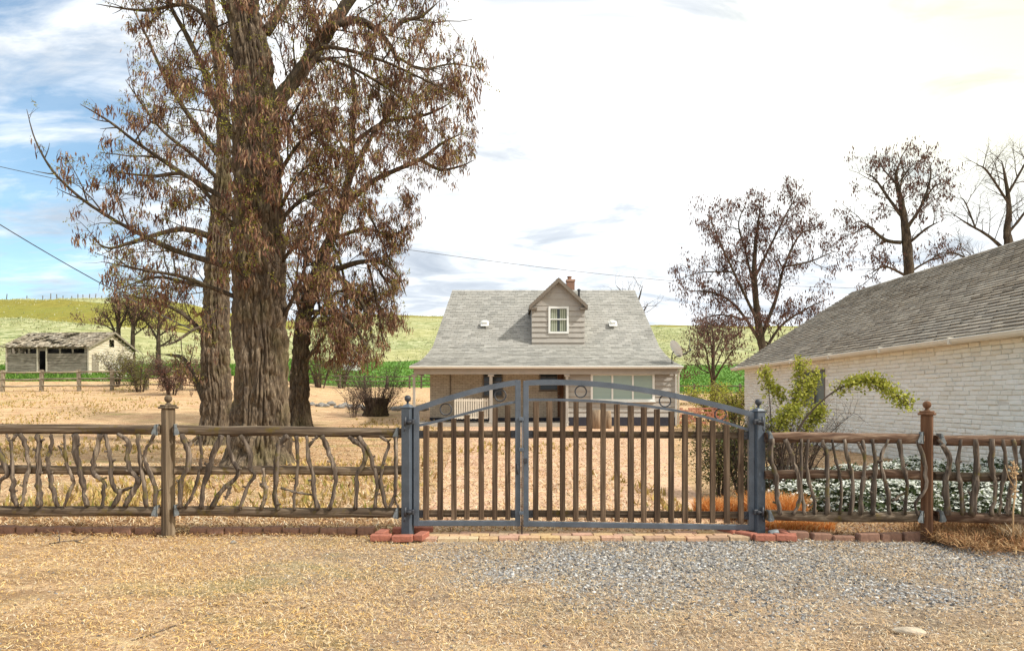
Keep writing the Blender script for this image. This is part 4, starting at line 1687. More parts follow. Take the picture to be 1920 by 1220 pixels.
# porch: floor, posts, beam, ceiling, gutter, railing
b = MB()
b.span(-4.1, 2.26, 27.15, 29.56, .05, .36)
b.build('porch_floor', M['concrete'], HR)
b = MB()
b.span(-4.02, 6.80, 27.22, 27.36, 2.36, 2.60)
b.span(-4.02, -3.9, 27.38, 29.6, 2.36, 2.60)
b.build('porch_beam', M['siding'], HR)
b = MB()
b.span(-3.98, 2.3, 27.38, 29.58, 2.62, 2.65)
b.span(2.36, 6.8, 27.38, 27.6, 2.62, 2.65)
b.build('soffit', M['siding'], HR)
for px, w in ((776.5, .10), (920.5, .13), (1063, .11)):
    X_ = (px - CX) * 27.3 / F
    b = MB()
    b.bevbox((X_, 27.29, 1.36), (w, w, 1.98), None, .008)
    b.bevbox((X_, 27.29, 2.31), (w + .12, w + .05, .09), None, .02)
    b.bevbox((X_, 27.29, .40), (w + .05, w + .05, .07), None, .008)
    b.build('porch_post', M['siding'], HR)
b = MB()
gp = [(0, 0), (.0, .11), (-.02, .11), (-.11, .10), (-.12, .085), (-.10, .03), (-.06, .0)]
vs = [(eL - .02, 27.04 + a, 2.58 + z) for a, z in gp] + [(eR + .05, 27.04 + a, 2.58 + z) for a, z in gp]
n = len(gp)
b.add(vs, [tuple(range(n)), tuple(range(2 * n - 1, n - 1, -1))] + [(i, n + i, n + (i + 1) % n, (i + 1) % n) for i in range(n)])
b.build('gutter', M['white'], HR)
b = MB()
b.tube([(6.86, 27.1, 2.58), (6.86, 27.4, 2.42), (6.86, 27.48, 2.35), (6.86, 27.48, .3)], .04, 8)
b.build('downspout', M['white'], HR)
b = MB()
x0, x1 = -2.36, -.98
b.span(x0, x1, 27.33, 27.38, 1.26, 1.31)
b.span(x0, x1, 27.33, 27.38, .56, .61)
for k in range(15):
    x = lerp(x0 + .03, x1 - .03, k / 14)
    b.box((x, 27.34, .95), (.055, .03, .82 + random.uniform(-.03, .05)), Matrix.Rotation(random.uniform(-.02, .02), 3, 'Y'))
b.build('porch_railing', M['cream'], HR)
# dormer
DX0, DX1, DY = .875, 3.22, 29.52
DZ0, DZE, DZA = 3.55, 5.50, 6.66
DXM = (DX0 + DX1) / 2
b = MB()
clap(b, DX0, DX1, DY, DZ0 + .05, 5.47, 8, [(1.62, 2.50, 4.24, 5.41)], .05)
for i in range(4):                      # gable boards
    z0, z1 = 5.47 + i * .28, 5.47 + (i + 1) * .28
    f0, f1 = 1 - (z0 - 5.42) / 1.16, max(0.02, 1 - (z1 - 5.42) / 1.16)
    hw0, hw1 = (DX1 - DX0) / 2 * f0, (DX1 - DX0) / 2 * f1
    b.add([(DXM - hw0, DY - .025, z0), (DXM + hw0, DY - .025, z0), (DXM + hw1, DY - .002, z1), (DXM - hw1, DY - .002, z1), (DXM - hw0, DY + .02, z0), (DXM + hw0, DY + .02, z0)], [(0, 1, 2, 3), (1, 0, 4, 5)])
dormer = b.build('dormer', M['siding'], HR)
b = MB()
for x in (DX0, DX1):
    b.add([(x, DY, DZ0), (x, 33, DZ0), (x, 33, DZE), (x, DY, DZE)], [(0, 1, 2, 3)])
b.build('dormer_side', M['siding'], dormer)
b = MB()
ov = .11
zl = DZE - .06
for sx in (-1, 1):
    xe = DXM + sx * ((DX1 - DX0) / 2 + ov)
    A, B_, C, D = Vector((xe, DY - .28, zl)), Vector((xe, 33.1, zl)), Vector((DXM, 33.1, DZA)), Vector((DXM, DY - .28, DZA))
    roof_tabs(b, A, B_, C, D, .15, .3, .02)
    dn = Vector((0, 0, -.09))
    b.add([A + dn * .4, B_ + dn * .4, C + dn * .4, D + dn * .4, A + dn, B_ + dn, C + dn, D + dn], [(0, 1, 2, 3), (7, 6, 5, 4), (0, 4, 5, 1), (0, 3, 7, 4)], 1)
b.build('dormer_roof', [M['shingle'], M['trimbrown']], dormer)
b = MB()
for sx in (-1, 1):                      # barge boards and eave returns
    xe = DXM + sx * ((DX1 - DX0) / 2 + ov)
    vs = [Vector((xe, DY - .30, zl - .17)), Vector((xe, DY - .30, zl + .005)), Vector((DXM, DY - .30, DZA + .005)), Vector((DXM, DY - .30, DZA - .19))]
    b.poly_extrude(vs, Vector((0, .04, 0)))
    b.span(xe - sx * .0, xe - sx * .34, DY - .27, DY - .04, zl - .17, zl - .08)
b.build('barge_board', M['trimbrown'], dormer)
wd = window(dormer, 1.70, 2.42, 4.32, 5.33, DY - .02, .09, M['white'], M['glass'], (), (4.86,), .06, .055, .03, False)
b = MB()
for xa, xb in ((1.72, 2.0), (2.12, 2.4)):
    b.span(xa, xb, DY - .012, DY - .008, 4.34, 5.31)
b.build('curtain', M['curtain'], wd)
# satellite dish
DS = thing('satellite_dish', (6.55, 27.3, 2.75), 'pale satellite dish with long feed arm on the roof corner', 'satellite dish')
b = MB()
b.tube([(6.55, 27.3, 2.72), (6.55, 27.3, 3.15), (6.6, 27.25, 3.28)], .022, 8)
b.build('mast', M['steel_dark'], DS)
b = MB()
rm = Matrix.Rotation(R(18), 3, 'Z') @ Matrix.Rotation(R(62), 3, 'Y')
prof = [(r_, .32 * r_ * r_) for r_ in np.linspace(.02, .36, 7)]
vs, fs = [], []
for q, off in ((prof, .0), (prof, -.012)):
    for r_, z_ in q:
        for j in range(20):
            a = 2 * math.pi * j / 20
            vs.append(rm @ Vector((r_ * math.cos(a) * 1.1, r_ * math.sin(a), z_ + off)) + Vector((6.68, 27.22, 3.38)))
for s_ in range(2):
    for i in range(6):
        for j in range(20):
            k = (j + 1) % 20
            o_ = s_ * 140
            fs.append((o_ + i * 20 + j, o_ + i * 20 + k, o_ + (i + 1) * 20 + k, o_ + (i + 1) * 20 + j))
b.add(vs, fs, 0, True)
b.build('dish', M['white'], DS)
b = MB()
b.tube([(6.62, 27.2, 3.05), (6.9, 27.15, 3.12), (7.22, 27.1, 3.3)], .02, 8)
b.box((7.24, 27.08, 3.34), (.06, .06, .09))
b.tube([(7.22, 27.1, 3.32), (7.22, 27.12, 3.78)], .012, 6)
b.build('feed_arm', M['steel_dark'], DS)
# two stump logs in front of the house
M['stumpwood'] = m_wood('split_log_bark', S(96, 80, 64), S(144, 124, 102), S(182, 162, 138), 'Z', 10)
for px, hgt, r_, lab in ((1119, .72, .2, 'taller cut log standing on end before the lap siding'), (1139, .68, .15, 'thinner cut log standing on end before the picture window')):
    Yl = 26.3
    X_ = (px - CX) * Yl / F
    b = MB()
    b.tube([(X_, Yl, GZ - .1), (X_ + .01, Yl, GZ + hgt * .5), (X_ - .01, Yl, GZ + hgt)], [r_ * 1.05, r_, r_ * .96], 14, 0, True, True, .08)
    tag(b.build('log', M['stumpwood']), lab, 'log')
# low red brick wall at the end of the house
b = MB()
for r_ in range(9):
    x = 7.0 + (.11 if r_ % 2 else 0)
    while x < 9.4:
        if random.random() < .9 - .02 * r_:
            b.bevbox((x, 28.6 + random.gauss(0, .01), .25 + r_ * .085), (.2, .1, .072), Matrix.Rotation(random.gauss(0, .04), 3, 'Z'), .006)
        x += .222
tag(b.build('low_brick_wall', M['brick']), 'low open wall of loose red bricks beside the house corner', 'brick wall')

# ------------------------------------------------------------------ white brick outbuilding
WX = 8.70
OB = thing('outbuilding', (WX, 17, 0), 'long white painted brick outbuilding with brown shingle roof', 'outbuilding')
OY0, OY1 = 7.6, 24.95
b = MB()
wy0, wy1, wz0, wz1 = 18.55, 19.9, 1.14, 2.20
yy = [OY0, wy0, wy1, OY1]
for ya, yb, za, zb in ((OY0, wy0, -.1, 2.62), (wy0, wy1, -.1, wz0), (wy0, wy1, wz1, 2.62), (wy1, OY1, -.1, 2.62)):
    b.add([(WX + .014, ya, za), (WX + .014, yb, za), (WX + .014, yb, zb), (WX + .014, ya, zb)], [(0, 1, 2, 3)], 1)
rows = 29
rh = 2.62 / rows
for r_ in range(rows):
    z = r_ * rh + rh / 2
    y = OY0 + (.14 if r_ % 2 else 0)
    while y < OY1:
        L = random.uniform(.24, .30)
        ye = min(y + L, OY1 - .001)
        if ye - y > .04 and not (ye > wy0 - .02 and y < wy1 + .02 and z + rh / 2 > wz0 and z - rh / 2 < wz1):
            pr = random.gauss(.006, .006) + (.018 if random.random() < .06 else 0)
            rm = Matrix.Rotation(random.gauss(0, .012), 3, 'X') @ Matrix.Rotation(random.gauss(0, .012), 3, 'Z')
            b.bevbox((WX + .03 - pr, (y + ye) / 2, z + random.gauss(0, .003)), (.06, ye - y - random.uniform(.008, .018), rh - random.uniform(.010, .022)), rm, .008, 0, .004)
        y += L
for Y_ in (OY0, OY1):
    b.add([(WX + .02, Y_, -.1), (17.0, Y_, -.1), (17.0, Y_, 2.6), (12.85, Y_, 5.2), (WX + .02, Y_, 2.6)], [(0, 1, 2, 3, 4)], 1)
b.add([(17, OY0, 0), (17, OY1, 0), (17, OY1, 2.6), (17, OY0, 2.6)], [(0, 1, 2, 3)], 1)
b.build('brick_wall', [M['white_brick'], M['mortar']], OB)
b = MB()
A, B_, C, D = (8.38, 25.2, 2.53), (8.38, 7.2, 2.53), (12.85, 7.2, 5.36), (12.85, 25.2, 5.36)
roof_tabs(b, A, B_, C, D, .15, .3, .034)
b.add([Vector(p) - Vector((0, 0, .03)) for p in (A, B_, C, D)] + [Vector(p) - Vector((0, 0, .12)) for p in (A, B_, C, D)], [(0, 1, 2, 3), (7, 6, 5, 4), (0, 4, 5, 1), (0, 3, 7, 4)], 1)
b.add([C, D, (17.3, 25.2, 2.53), (17.3, 7.2, 2.53)], [(0, 1, 2, 3)], 0)
for k in range(60):
    y0, y1 = lerp(25.22, 7.2, k / 60), lerp(25.22, 7.2, (k + 1.06) / 60)
    b.add([(12.72, y0, 5.30), (12.72, y1, 5.29), (12.85, y1, 5.385), (12.85, y0, 5.395), (12.98, y1, 5.29), (12.98, y0, 5.30)], [(0, 1, 2, 3), (3, 2, 4, 5)], 0)
b.build('roof', [M['shingle2'], M['cream']], OB)
b = MB()
vs = [(8.36 + a, 25.2, 2.42 + z) for a, z in gp] + [(8.36 + a, 7.2, 2.42 + z) for a, z in gp]
n = len(gp)
b.add(vs, [tuple(range(n)), tuple(range(2 * n - 1, n - 1, -1))] + [(i, n + i, n + (i + 1) % n, (i + 1) % n) for i in range(n)])
gut = b.build('gutter', M['cream'], OB)
for k in range(7):
    y = 24.6 - k * 2.4
    b = MB()
    b.bevbox((8.30, y, 2.47), (.14, .05, .13), None, .006)
    b.build('gutter_bracket', M['cream'], gut)
b = MB()
b.add([(WX + .06, wy0, wz0), (WX + .06, wy1, wz0), (WX + .06, wy1, wz1), (WX + .06, wy0, wz1)], [(0, 1, 2, 3)])
M['screen'] = m_glass('dusty_window', S(112, 120, 118), .3)
f = MB()
for za, zb in ((wz0, wz0 + .05), (wz1 - .05, wz1)):
    f.span(WX - .0, WX + .07, wy0, wy1, za, zb)
for ya, yb in ((wy0, wy0 + .05), (wy1 - .05, wy1), ((wy0 + wy1) / 2 - .02, (wy0 + wy1) / 2 + .02)):
    f.span(WX + .004, WX + .066, ya, yb, wz0 + .05, wz1 - .05)
wf = f.build('window', M['trimbrown'], OB)
b.build('pane', M['screen'], wf)

# ------------------------------------------------------------------ old barn on the slope
cx_, cy_ = -34.3, 54.0
bz = zgf(-38, 55) - .15
BA = thing('barn', (cx_, cy_, bz), 'weathered grey wooden barn with a broken shingle roof', 'barn', None, R(-5.6))
LB, DB, HB, HA = 7.2, 5.4, 2.45, 3.75


def local_build(mb, name, mats, parent):
    return mb.build(name, mats, parent, False)


b = MB()
nb = 12
bh = HB / nb
ops = [(-6.8, -6.15), (-5.98, -5.3), (-5.12, -4.55), (-3.55, -2.55), (-2.4, -1.45), (-1.3, -.35)]
for i in range(nb):
    z0, z1 = i * bh, (i + 1) * bh
    segs = [(-LB, -4.3), (-3.75, 0)]
    if i >= 9 and i < 11:
        segs = []
        e = -LB
        for a, c in ops:
            segs.append((e, a))
            e = c
        segs.append((e, 0))
        segs = [s for s in segs if not (s[0] < -4.3 and s[1] > -3.75)] + [(-4.55, -4.3), (-3.75, -3.55)]
        if i == 10: segs.append((-4.3, -3.75))
    if i == 11: segs = [(-LB, 0)]
    for s0, s1 in segs:
        b.box(((s0 + s1) / 2, random.gauss(0, .008), (z0 + z1) / 2), (s1 - s0, .03, bh - random.uniform(.005, .03)), Matrix.Rotation(random.gauss(0, .003), 3, 'Y'))
local_build(b, 'front_wall', M['oldwood'], BA)
b = MB()
for i in range(18):
    z0, z1 = i * .21, (i + 1) * .21
    half = DB / 2 if z1 < HB else DB / 2 * max(0.03, (HA - z1) / (HA - HB))
    segs = [(DB / 2 - half, DB / 2 + half)]
    if 2.6 < z0 + .1 < 3.2: segs = [(DB / 2 - half, DB / 2 - .3), (DB / 2 + .3, DB / 2 + half)]
    for s0, s1 in segs:
        if s1 > s0:
            b.box((random.gauss(.0, .008), (s0 + s1) / 2, (z0 + z1) / 2), (.03, s1 - s0, .21 - random.uniform(.004, .02)))
local_build(b, 'gable_wall', M['oldwood_light'], BA)  # sunlit tone of this side comes from the paler board colour
b = MB()
b.span(-LB, 0, DB - .03, DB, 0, HB)
b.add([(-LB, 0, 0), (-LB, DB, 0), (-LB, DB, HB), (-LB, DB / 2, HA), (-LB, 0, HB)], [(0, 1, 2, 3, 4)])
b.span(-LB + .1, -.1, DB - .06, DB - .035, 0, HB)
local_build(b, 'rear_wall', M['oldwood'], BA)
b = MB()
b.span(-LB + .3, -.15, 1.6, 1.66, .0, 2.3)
local_build(b, 'interior_shade_panel', M['black'], BA)  # dark sheet added behind the openings as painted shade
for x in (-LB, -4.45, -3.65, 0):
    b = MB()
    b.span(x - .06, x + .06, -.05, -.018, 0, HB)
    local_build(b, 'corner_board', M['oldwood_light'], BA)
b = MB()
b.span(.02, .05, .35, 1.1, .1, 1.75)
local_build(b, 'door', M['oldwood'], BA)
b = MB()


def hole(s, t):
    q = float(vnoise(s * 9, t * 5, 0, 77))
    return (.08 < s < .62 and .12 < t < .9 and q > .44 and random.random() < .93) or random.random() < .05


roof_tabs(b, (-LB - .4, -.35, HB - .1), (.3, -.35, HB - .1), (.3, DB / 2, HA + .06), (-LB - .4, DB / 2, HA + .06), .2, .26, .03, 0, .05, hole, .025)
for k in range(7):                       # purlins visible through the holes
    t = (k + .5) / 7
    b.span(-LB - .3, .2, lerp(-.3, DB / 2, t) - .04, lerp(-.3, DB / 2, t) + .04, lerp(HB - .22, HA - .06, t), lerp(HB - .17, HA - .01, t), 1)
roof_tabs(b, (.3, DB + .35, HB - .1), (-LB - .4, DB + .35, HB - .1), (-LB - .4, DB / 2, HA + .06), (.3, DB / 2, HA + .06), .2, .3, .03, 0, .03)
for s in (-1, 1):
    ye = DB / 2 + s * (DB / 2 + .35)
    vs = [Vector((.31, ye, HB - .24)), Vector((.31, ye, HB - .09)), Vector((.31, DB / 2, HA + .08)), Vector((.31, DB / 2, HA - .1))]
    b.poly_extrude(vs, Vector((.03, 0, 0)), 1)
local_build(b, 'roof', [M['shingle_old'], M['oldwood']], BA)

# ------------------------------------------------------------------ rail fences and far things
def rail_fence(label, posts, hgt, nrails, mat, w, group, rt):
    (px, Y) = posts[len(posts) // 2]
    c = Vector(((px - CX) * Y / F, Y, 0))
    root = thing('rail_fence', (c.x, c.y, zgf(c.x, c.y)), label, 'rail fence', group)
    pts = []
    for px, Y in posts:
        x = (px - CX) * Y / F
        pts.append(Vector((x, Y, zgf(x, Y))))
    for p in pts:
        b = MB()
        b.bevbox((p.x, p.y, p.z + hgt / 2 - .1), (w, w, hgt + .2), Matrix.Rotation(random.uniform(-.2, .2), 3, 'Z') @ Matrix.Rotation(random.gauss(0, .02), 3, 'Y'), .01)
        b.build('post', mat, root)
    for k in range(nrails):
        hz = hgt * (k + .75) / (nrails + .1)
        b = MB()
        for a, c2 in zip(pts[:-1], pts[1:]):
            m_ = (a + c2) / 2
            q = [a + Vector((0, -.08, hz)), m_ + Vector((0, -.08, hz - random.uniform(0, .04))), c2 + Vector((0, -.08, hz))]
            b.tube(q, rt, 6)
        b.build('rail', mat, root)
    return root


rail_fence('grey post and rail fence on the slope below the barn', [(-130, 43.2), (-60, 43.5), (5, 44), (78, 44.3), (148, 44.6), (210, 44.8), (275, 45.2), (340, 45.8)], 1.42, 3, M['farrail'], .2, None, .05)
M['darkrail'] = m_wood('dark_rail', S(70, 62, 54), S(100, 90, 78), S(134, 122, 106), 'X', 14)
rail_fence('dark rail fence along the green field beyond the tree stump', [(u, lerp(60, 69, (u - 540) / 300)) for u in (545, 592, 638, 684, 726, 768, 790, 830)], 1.3, 3, M['darkrail'], .16, None, .045)
rail_fence('dark rail fence by the green field between house and white outbuilding', [(u, 60.0) for u in (1240, 1302, 1345, 1388, 1450)], 1.2, 2, M['darkrail'], .18, None, .05)
# fence on the hill crest
root = thing('hilltop_fence', P(130, 560, 168), 'tiny line of posts along the crest of the olive hill', 'wire fence')
for k, u in enumerate((12, 50, 80, 95, 107, 118, 134, 146, 156, 167, 178, 190, 205, 220)):
    Yk = 165 + (k % 3)
    x = (u - CX) * Yk / F
    b = MB()
    z = zgf(x, Yk) + (float(fbm(x * .08, Yk * .08, 0, 11, 4)) - .5) * 1.2
    b.tube([(x, Yk, z - .3), (x + random.gauss(0, .1), Yk, z + random.uniform(1.0, 1.7))], .1, 5)
    b.build('post', M['darkrail'], root)
# loose stones along the yard edge
proto = rock('border_stone', (0, 0, 0), (.2, .16, .13), 4.4, M['rockgrey'], 'grey field stone in the loose row across the yard', 'stone', 'loose stone row across the yard')
first = True
for u in list(range(585, 700, 9)) + list(range(735, 806, 8)):
    Yk = 37 + random.gauss(0, .5) + (u - 600) * -.012
    o = proto if first else proto.copy()
    if not first: col.objects.link(o)
    first = False
    x = (u - CX) * Yk / F
    o.location = (x, Yk, zgf(x, Yk) + .05)
    o.rotation_euler = (random.uniform(-.3, .3), random.uniform(-.3, .3), random.uniform(0, 6))
    o.scale = [random.uniform(.6, 1.5)] * 3
# small white shed on the hillside behind the seed pods
SH = P(655, 672, 100)
SHR = thing('white_shed', (SH.x, SH.y, zgf(SH.x, SH.y)), 'tiny white shed seen through the hanging seed pods', 'shed')
sz = zgf(SH.x, SH.y)
b = MB()
b.span(SH.x - 1.1, SH.x + 1.1, 100, 103, sz - .3, sz + 2.2)
b.poly_extrude([Vector((SH.x - 1.1, 100, sz + 2.2)), Vector((SH.x + 1.1, 100, sz + 2.2)), Vector((SH.x, 100, sz + 3.1))], Vector((0, 3, 0)))
b.build('wall', M['white'], SHR)
b = MB()
for s in (-1, 1):
    b.poly_extrude([Vector((SH.x + s * 1.35, 99.8, sz + 2.05)), Vector((SH.x, 99.8, sz + 3.15)), Vector((SH.x, 99.8, sz + 3.28)), Vector((SH.x + s * 1.35, 99.8, sz + 2.18))], Vector((0, 3.4, 0)))
b.build('roof', M['shingle'], SHR)
b = MB()
b.span(SH.x - .3, SH.x + .3, 99.96, 99.99, sz + .9, sz + 1.7)
b.build('window', M['glass'], SHR)


# power lines
def wire(label, pts, sag, r):
    q = []
    for a, c in zip(pts[:-1], pts[1:]):
        for k in range(16):
            t = k / 16
            p = Vector(a).lerp(Vector(c), t)
            p.z -= sag * 4 * t * (1 - t)
            q.append(p)
    q.append(Vector(pts[-1]))
    b = MB()
    b.tube(q, r, 5)
    tag(b.build('power_line', M['steel_dark']), label, 'power line')


wire('thin cable crossing the sky above the house roof', [P(-200, 268, 24), P(750, 466, 36), P(1275, 528, 44), P(1900, 545, 54)], .12, .014)
wire('cable sloping steeply down across the cloudy sky to the big tree', [P(-200, 292, 16), P(408, 640, 20)], .25, .014)

# ------------------------------------------------------------------ trees
class Tree:
    def __init__(self, seed):
        self.r = random.Random(seed)
        self.wood = MB()
        self.twigs = MB()
        self.clus = []     # (point, count)
        self.buds = []
        self.hull = None

    def inside(self, p):
        if self.hull is None or p.y < 1: return True
        x, y = CX + F * p.x / p.y, HY - F * (p.z - H) / p.y
        c = False
        for (x0, y0), (x1, y1) in zip(self.hull, self.hull[1:] + self.hull[:1]):
            if (y0 > y) != (y1 > y) and x < (x1 - x0) * (y - y0) / (y1 - y0) + x0: c = not c
        return c


def perp(d, rnd):
    v = Vector((rnd.gauss(0, 1), rnd.gauss(0, 1), rnd.gauss(0, 1)))
    v = v - d * v.dot(d)
    return v.normalized()


def grow(T, p, d, L, r, lvl, prm):
    """one branch with its children; lvl 0 is the finest twig"""
    rnd = T.r
    n = max(3, int(L / prm['seg'][lvl]))
    pts = [p.copy()]
    q = p.copy()
    dd = d.normalized()
    bend = perp(dd, rnd) * prm['curl']
    for i in range(n):
        dd = (dd + perp(dd, rnd) * prm['wig'] * rnd.random() + bend / n + Vector((0, 0, prm['grav'][lvl])) / n).normalized()
        q = q + dd * (L / n)
        pts.append(q.copy())
    rad = [r * (1 - .75 * i / n) for i in range(n + 1)]
    (T.wood if lvl >= 2 else T.twigs).tube(pts, rad, (3, 4, 6, 8, 10)[min(lvl, 4)], 0, True, lvl >= 2)
    children(T, pts, rad, L, lvl, prm)


def children(T, pts, rad, L, lvl, prm, t0=.2):
    rnd = T.r
    n = len(pts) - 1
    if lvl > 0:
        m = max(1, int(L * prm['dens'][lvl] + rnd.random()))
        for k in range(m):
            t = lerp(t0, 1.0, (k + rnd.random()) / m)
            i = min(n - 1, int(t * n))
            base = pts[i].lerp(pts[i + 1], t * n - i)
            ax = (pts[i + 1] - pts[i]).normalized()
            a = R(rnd.uniform(*prm['ang']))
            nd = ax * math.cos(a) + perp(ax, rnd) * math.sin(a)
            nd.z += prm['lift'][lvl]
            l2 = prm['len'][lvl - 1] * rnd.uniform(.55, 1.25) * (1.25 - .75 * t)
            if not T.inside(base + nd.normalized() * l2):
                l2 *= .45
                if not T.inside(base + nd.normalized() * l2) and rnd.random() < .62: continue
            grow(T, base, nd, l2, min(rad[i] * .6, prm['rad'][lvl - 1] * rnd.uniform(.8, 1.2)), lvl - 1, prm)
    if lvl <= 1:
        rich = rnd.random()
        if rich < prm['podp']:
            for k in range(1 + int(L * prm['podd'])):
                i = rnd.randrange(max(1, n // 3), n + 1)
                T.clus.append((pts[i], rnd.randint(*prm['podn'])))
        if rnd.random() < prm['budp']:
            for k in range(prm['budn']):
                T.buds.append(pts[rnd.randrange(n // 2, n + 1)])


def pods_mesh(clus, L0, L1, w, spread, seed):
    g = np.random.default_rng(seed)
    c = np.repeat(np.array([tuple(p) for p, _ in clus]), [k for _, k in clus], axis=0)
    n = len(c)
    p = c + g.normal(0, spread, (n, 3))
    L = g.uniform(L0, L1, n)
    d = np.stack([g.normal(0, .28, n), g.normal(0, .28, n), -np.ones(n)], -1)
    d /= np.linalg.norm(d, axis=1, keepdims=True)
    a = g.uniform(0, 6.28, n)
    s = np.stack([np.cos(a), np.sin(a), g.normal(0, .1, n)], -1) * (w * g.uniform(.6, 1.3, n))[:, None]
    curl = np.stack([np.cos(a + 1.5), np.sin(a + 1.5), np.zeros(n)], -1) * (L * g.uniform(-.25, .25, n))[:, None]
    m = p + d * (L * .5)[:, None] + curl
    e = p + d * L[:, None]
    V = np.stack([p - s * .35, p + s * .35, m + s, m - s, e + s * .3, e - s * .3], 1).reshape(-1, 3)
    k = (np.arange(n) * 6)[:, None]
    Fc = np.concatenate([k + np.array([[0, 1, 2, 3]]), k + np.array([[3, 2, 4, 5]])], 0)
    return V, Fc


def leaves_mesh(pts, n_each, size, spread, seed):
    g = np.random.default_rng(seed)
    c = np.repeat(np.array([tuple(p) for p in pts]), n_each, axis=0)
    n = len(c)
    p = c + g.normal(0, spread, (n, 3))
    a = g.normal(0, 1, (n, 3))
    a /= np.linalg.norm(a, axis=1, keepdims=True)
    b_ = np.cross(a, g.normal(0, 1, (n, 3)))
    b_ /= np.linalg.norm(b_, axis=1, keepdims=True) + 1e-9
    s = (size * g.uniform(.6, 1.35, n))[:, None]
    V = np.stack([p, p + a * s * .5 + b_ * s * .32, p + a * s, p + a * s * .5 - b_ * s * .32], 1).reshape(-1, 3)
    Fc = (np.arange(n) * 4)[:, None] + np.array([[0, 1, 2, 3]])
    return V, Fc


def local(v, root):
    return v - np.array(root.location)


def catmull(pts, rad, sub):
    out, rr = [], []
    n = len(pts)
    for i in range(n - 1):
        p0, p1, p2, p3 = pts[max(0, i - 1)], pts[i], pts[i + 1], pts[min(n - 1, i + 2)]
        for k in range(sub):
            t = k / sub
            out.append(.5 * ((2 * p1) + (p2 - p0) * t + (2 * p0 - 5 * p1 + 4 * p2 - p3) * t * t + (3 * p1 - p0 - 3 * p2 + p3) * t**3))
            rr.append(lerp(rad[i], rad[i + 1], t))
    out.append(pts[-1])
    rr.append(rad[-1])
    return out, rr


def bark_trunk(name, pix, Y, zbase, parent, seed, mat, nt=280, amp=.15, flare=.3):
    """thick furrowed trunk through photo points (px, py, width px) at depth Y"""
    k = Y / F
    pts = [P(a, b_, Y) for a, b_, _ in pix]
    rad = [w * k / 2 for _, _, w in pix]
    pts[0].z = min(pts[0].z, zbase - .15)
    L = sum((b_ - a).length for a, b_ in zip(pts[:-1], pts[1:]))
    q, rr = catmull(pts, rad, max(4, int(L / .032 / (len(pts) - 1))))
    n = len(q)
    Q = np.array([tuple(p) for p in q])
    RR = np.array(rr)
    th = np.linspace(0, 2 * math.pi, nt, endpoint=False)
    s = Q[:, 2][:, None]
    c, si = np.cos(th)[None], np.sin(th)[None]
    R0 = RR[:, None]
    sc = max(RR[0], .2)
    wx = (fbm(c * 2 * sc, si * 2 * sc, s * .9, seed + 3) - .5) * 1.1
    fx = 11.5 * sc
    n1 = vnoise(c * fx + wx * 2.5, si * fx + wx * 2.5, s * 1.9, seed)
    n2 = vnoise(c * fx * 2.1 + wx * 3, si * fx * 2.1 - wx * 3, s * 4.0, seed + 9)
    n3 = vnoise(c * fx * 4, si * fx * 4, s * 12.0, seed + 19)
    ridge = 1 - np.abs(2 * n1 - 1)
    ridge2 = 1 - np.abs(2 * n2 - 1)
    lump = fbm(c * 1.3, si * 1.3, s * .55, seed + 40) - .5
    f_ = flare * np.exp(-np.maximum(0, s - zbase) / .38) * (.6 + .8 * vnoise(c * 2.2, si * 2.2, 0, seed + 70))
    fac = np.clip(R0 / .25, .25, 1)
    rad2 = R0 * (1 + .16 * lump) + f_ * R0 * 1.2 - amp * fac * (np.power(ridge, 2.2) * .8 + .4 * np.power(ridge2, 2.5)) + amp * .3 * fac * (n3 - .5) + amp * .4 * fac
    x = Q[:, 0][:, None] + rad2 * c
    y = Q[:, 1][:, None] + rad2 * si
    V = np.stack([x, y, np.broadcast_to(s, x.shape)], -1).reshape(-1, 3)
    i = np.arange(n - 1)[:, None]
    j = np.arange(nt)[None]
    jn = (j + 1) % nt
    Fc = np.stack([(i * nt + j).ravel(), (i * nt + jn).ravel(), ((i + 1) * nt + jn).ravel(), ((i + 1) * nt + j).ravel()], 1)
    return mesh_obj(name, local(V, parent), Fc, [mat], parent, None, True), q, rr


def limb(T, pix, Y, prm, lvl, spreadY=1.0):
    """main limb: photo points (px,py,width px), wandering in depth"""
    k = Y / F
    dy = T.r.uniform(-spreadY, spreadY)
    pts = []
    for i, (a, b_, w) in enumerate(pix):
        t = i / (len(pix) - 1)
        Yi = Y + dy * t
        pts.append(P(a, b_, Yi))
    ws = [w for _, _, w in pix]
    ws[-1] = min(ws[-1], .9)
    q, rr = catmull(pts, [w * k / 2 * .85 for w in ws], 6)
    T.wood.tube(q, rr, 9, 0, True, True, .1)
    L = sum((b_ - a).length for a, b_ in zip(q[:-1], q[1:]))
    children(T, q, rr, L, lvl, prm, .12)


PRM = dict(seg=[.09, .16, .25, .3], wig=.34, curl=.35, grav=[-.25, -.3, -.1, 0], dens=[0, 9.0, 5.0, 3.3], ang=(28, 75), lift=[0, .0, .06, .1],
           len=[.36, .8, 1.35, 2.4], rad=[.0035, .008, .018, .034], podp=.23, podd=5.0, podn=(5, 15), budp=.4, budn=3)


def finish(T, root, pod_m, bud_m, L0, L1, w, spread, seed, bud_size=.03, wood_m=None, buds_each=4):
    T.wood.build('branchwork', wood_m or M['bark'], root)
    T.twigs.build('twigs_crown', M['twig'], root)
    if T.clus:
        V, Fc = pods_mesh(T.clus, L0, L1, w, spread, seed)
        mesh_obj('pod_foliage', local(V, root), Fc, [pod_m], root, None, False)
    if T.buds and bud_m:
        V, Fc = leaves_mesh(T.buds, buds_each, bud_size, .03, seed + 1)
        mesh_obj('leaf_foliage', local(V, root), Fc, [bud_m], root, None, False)


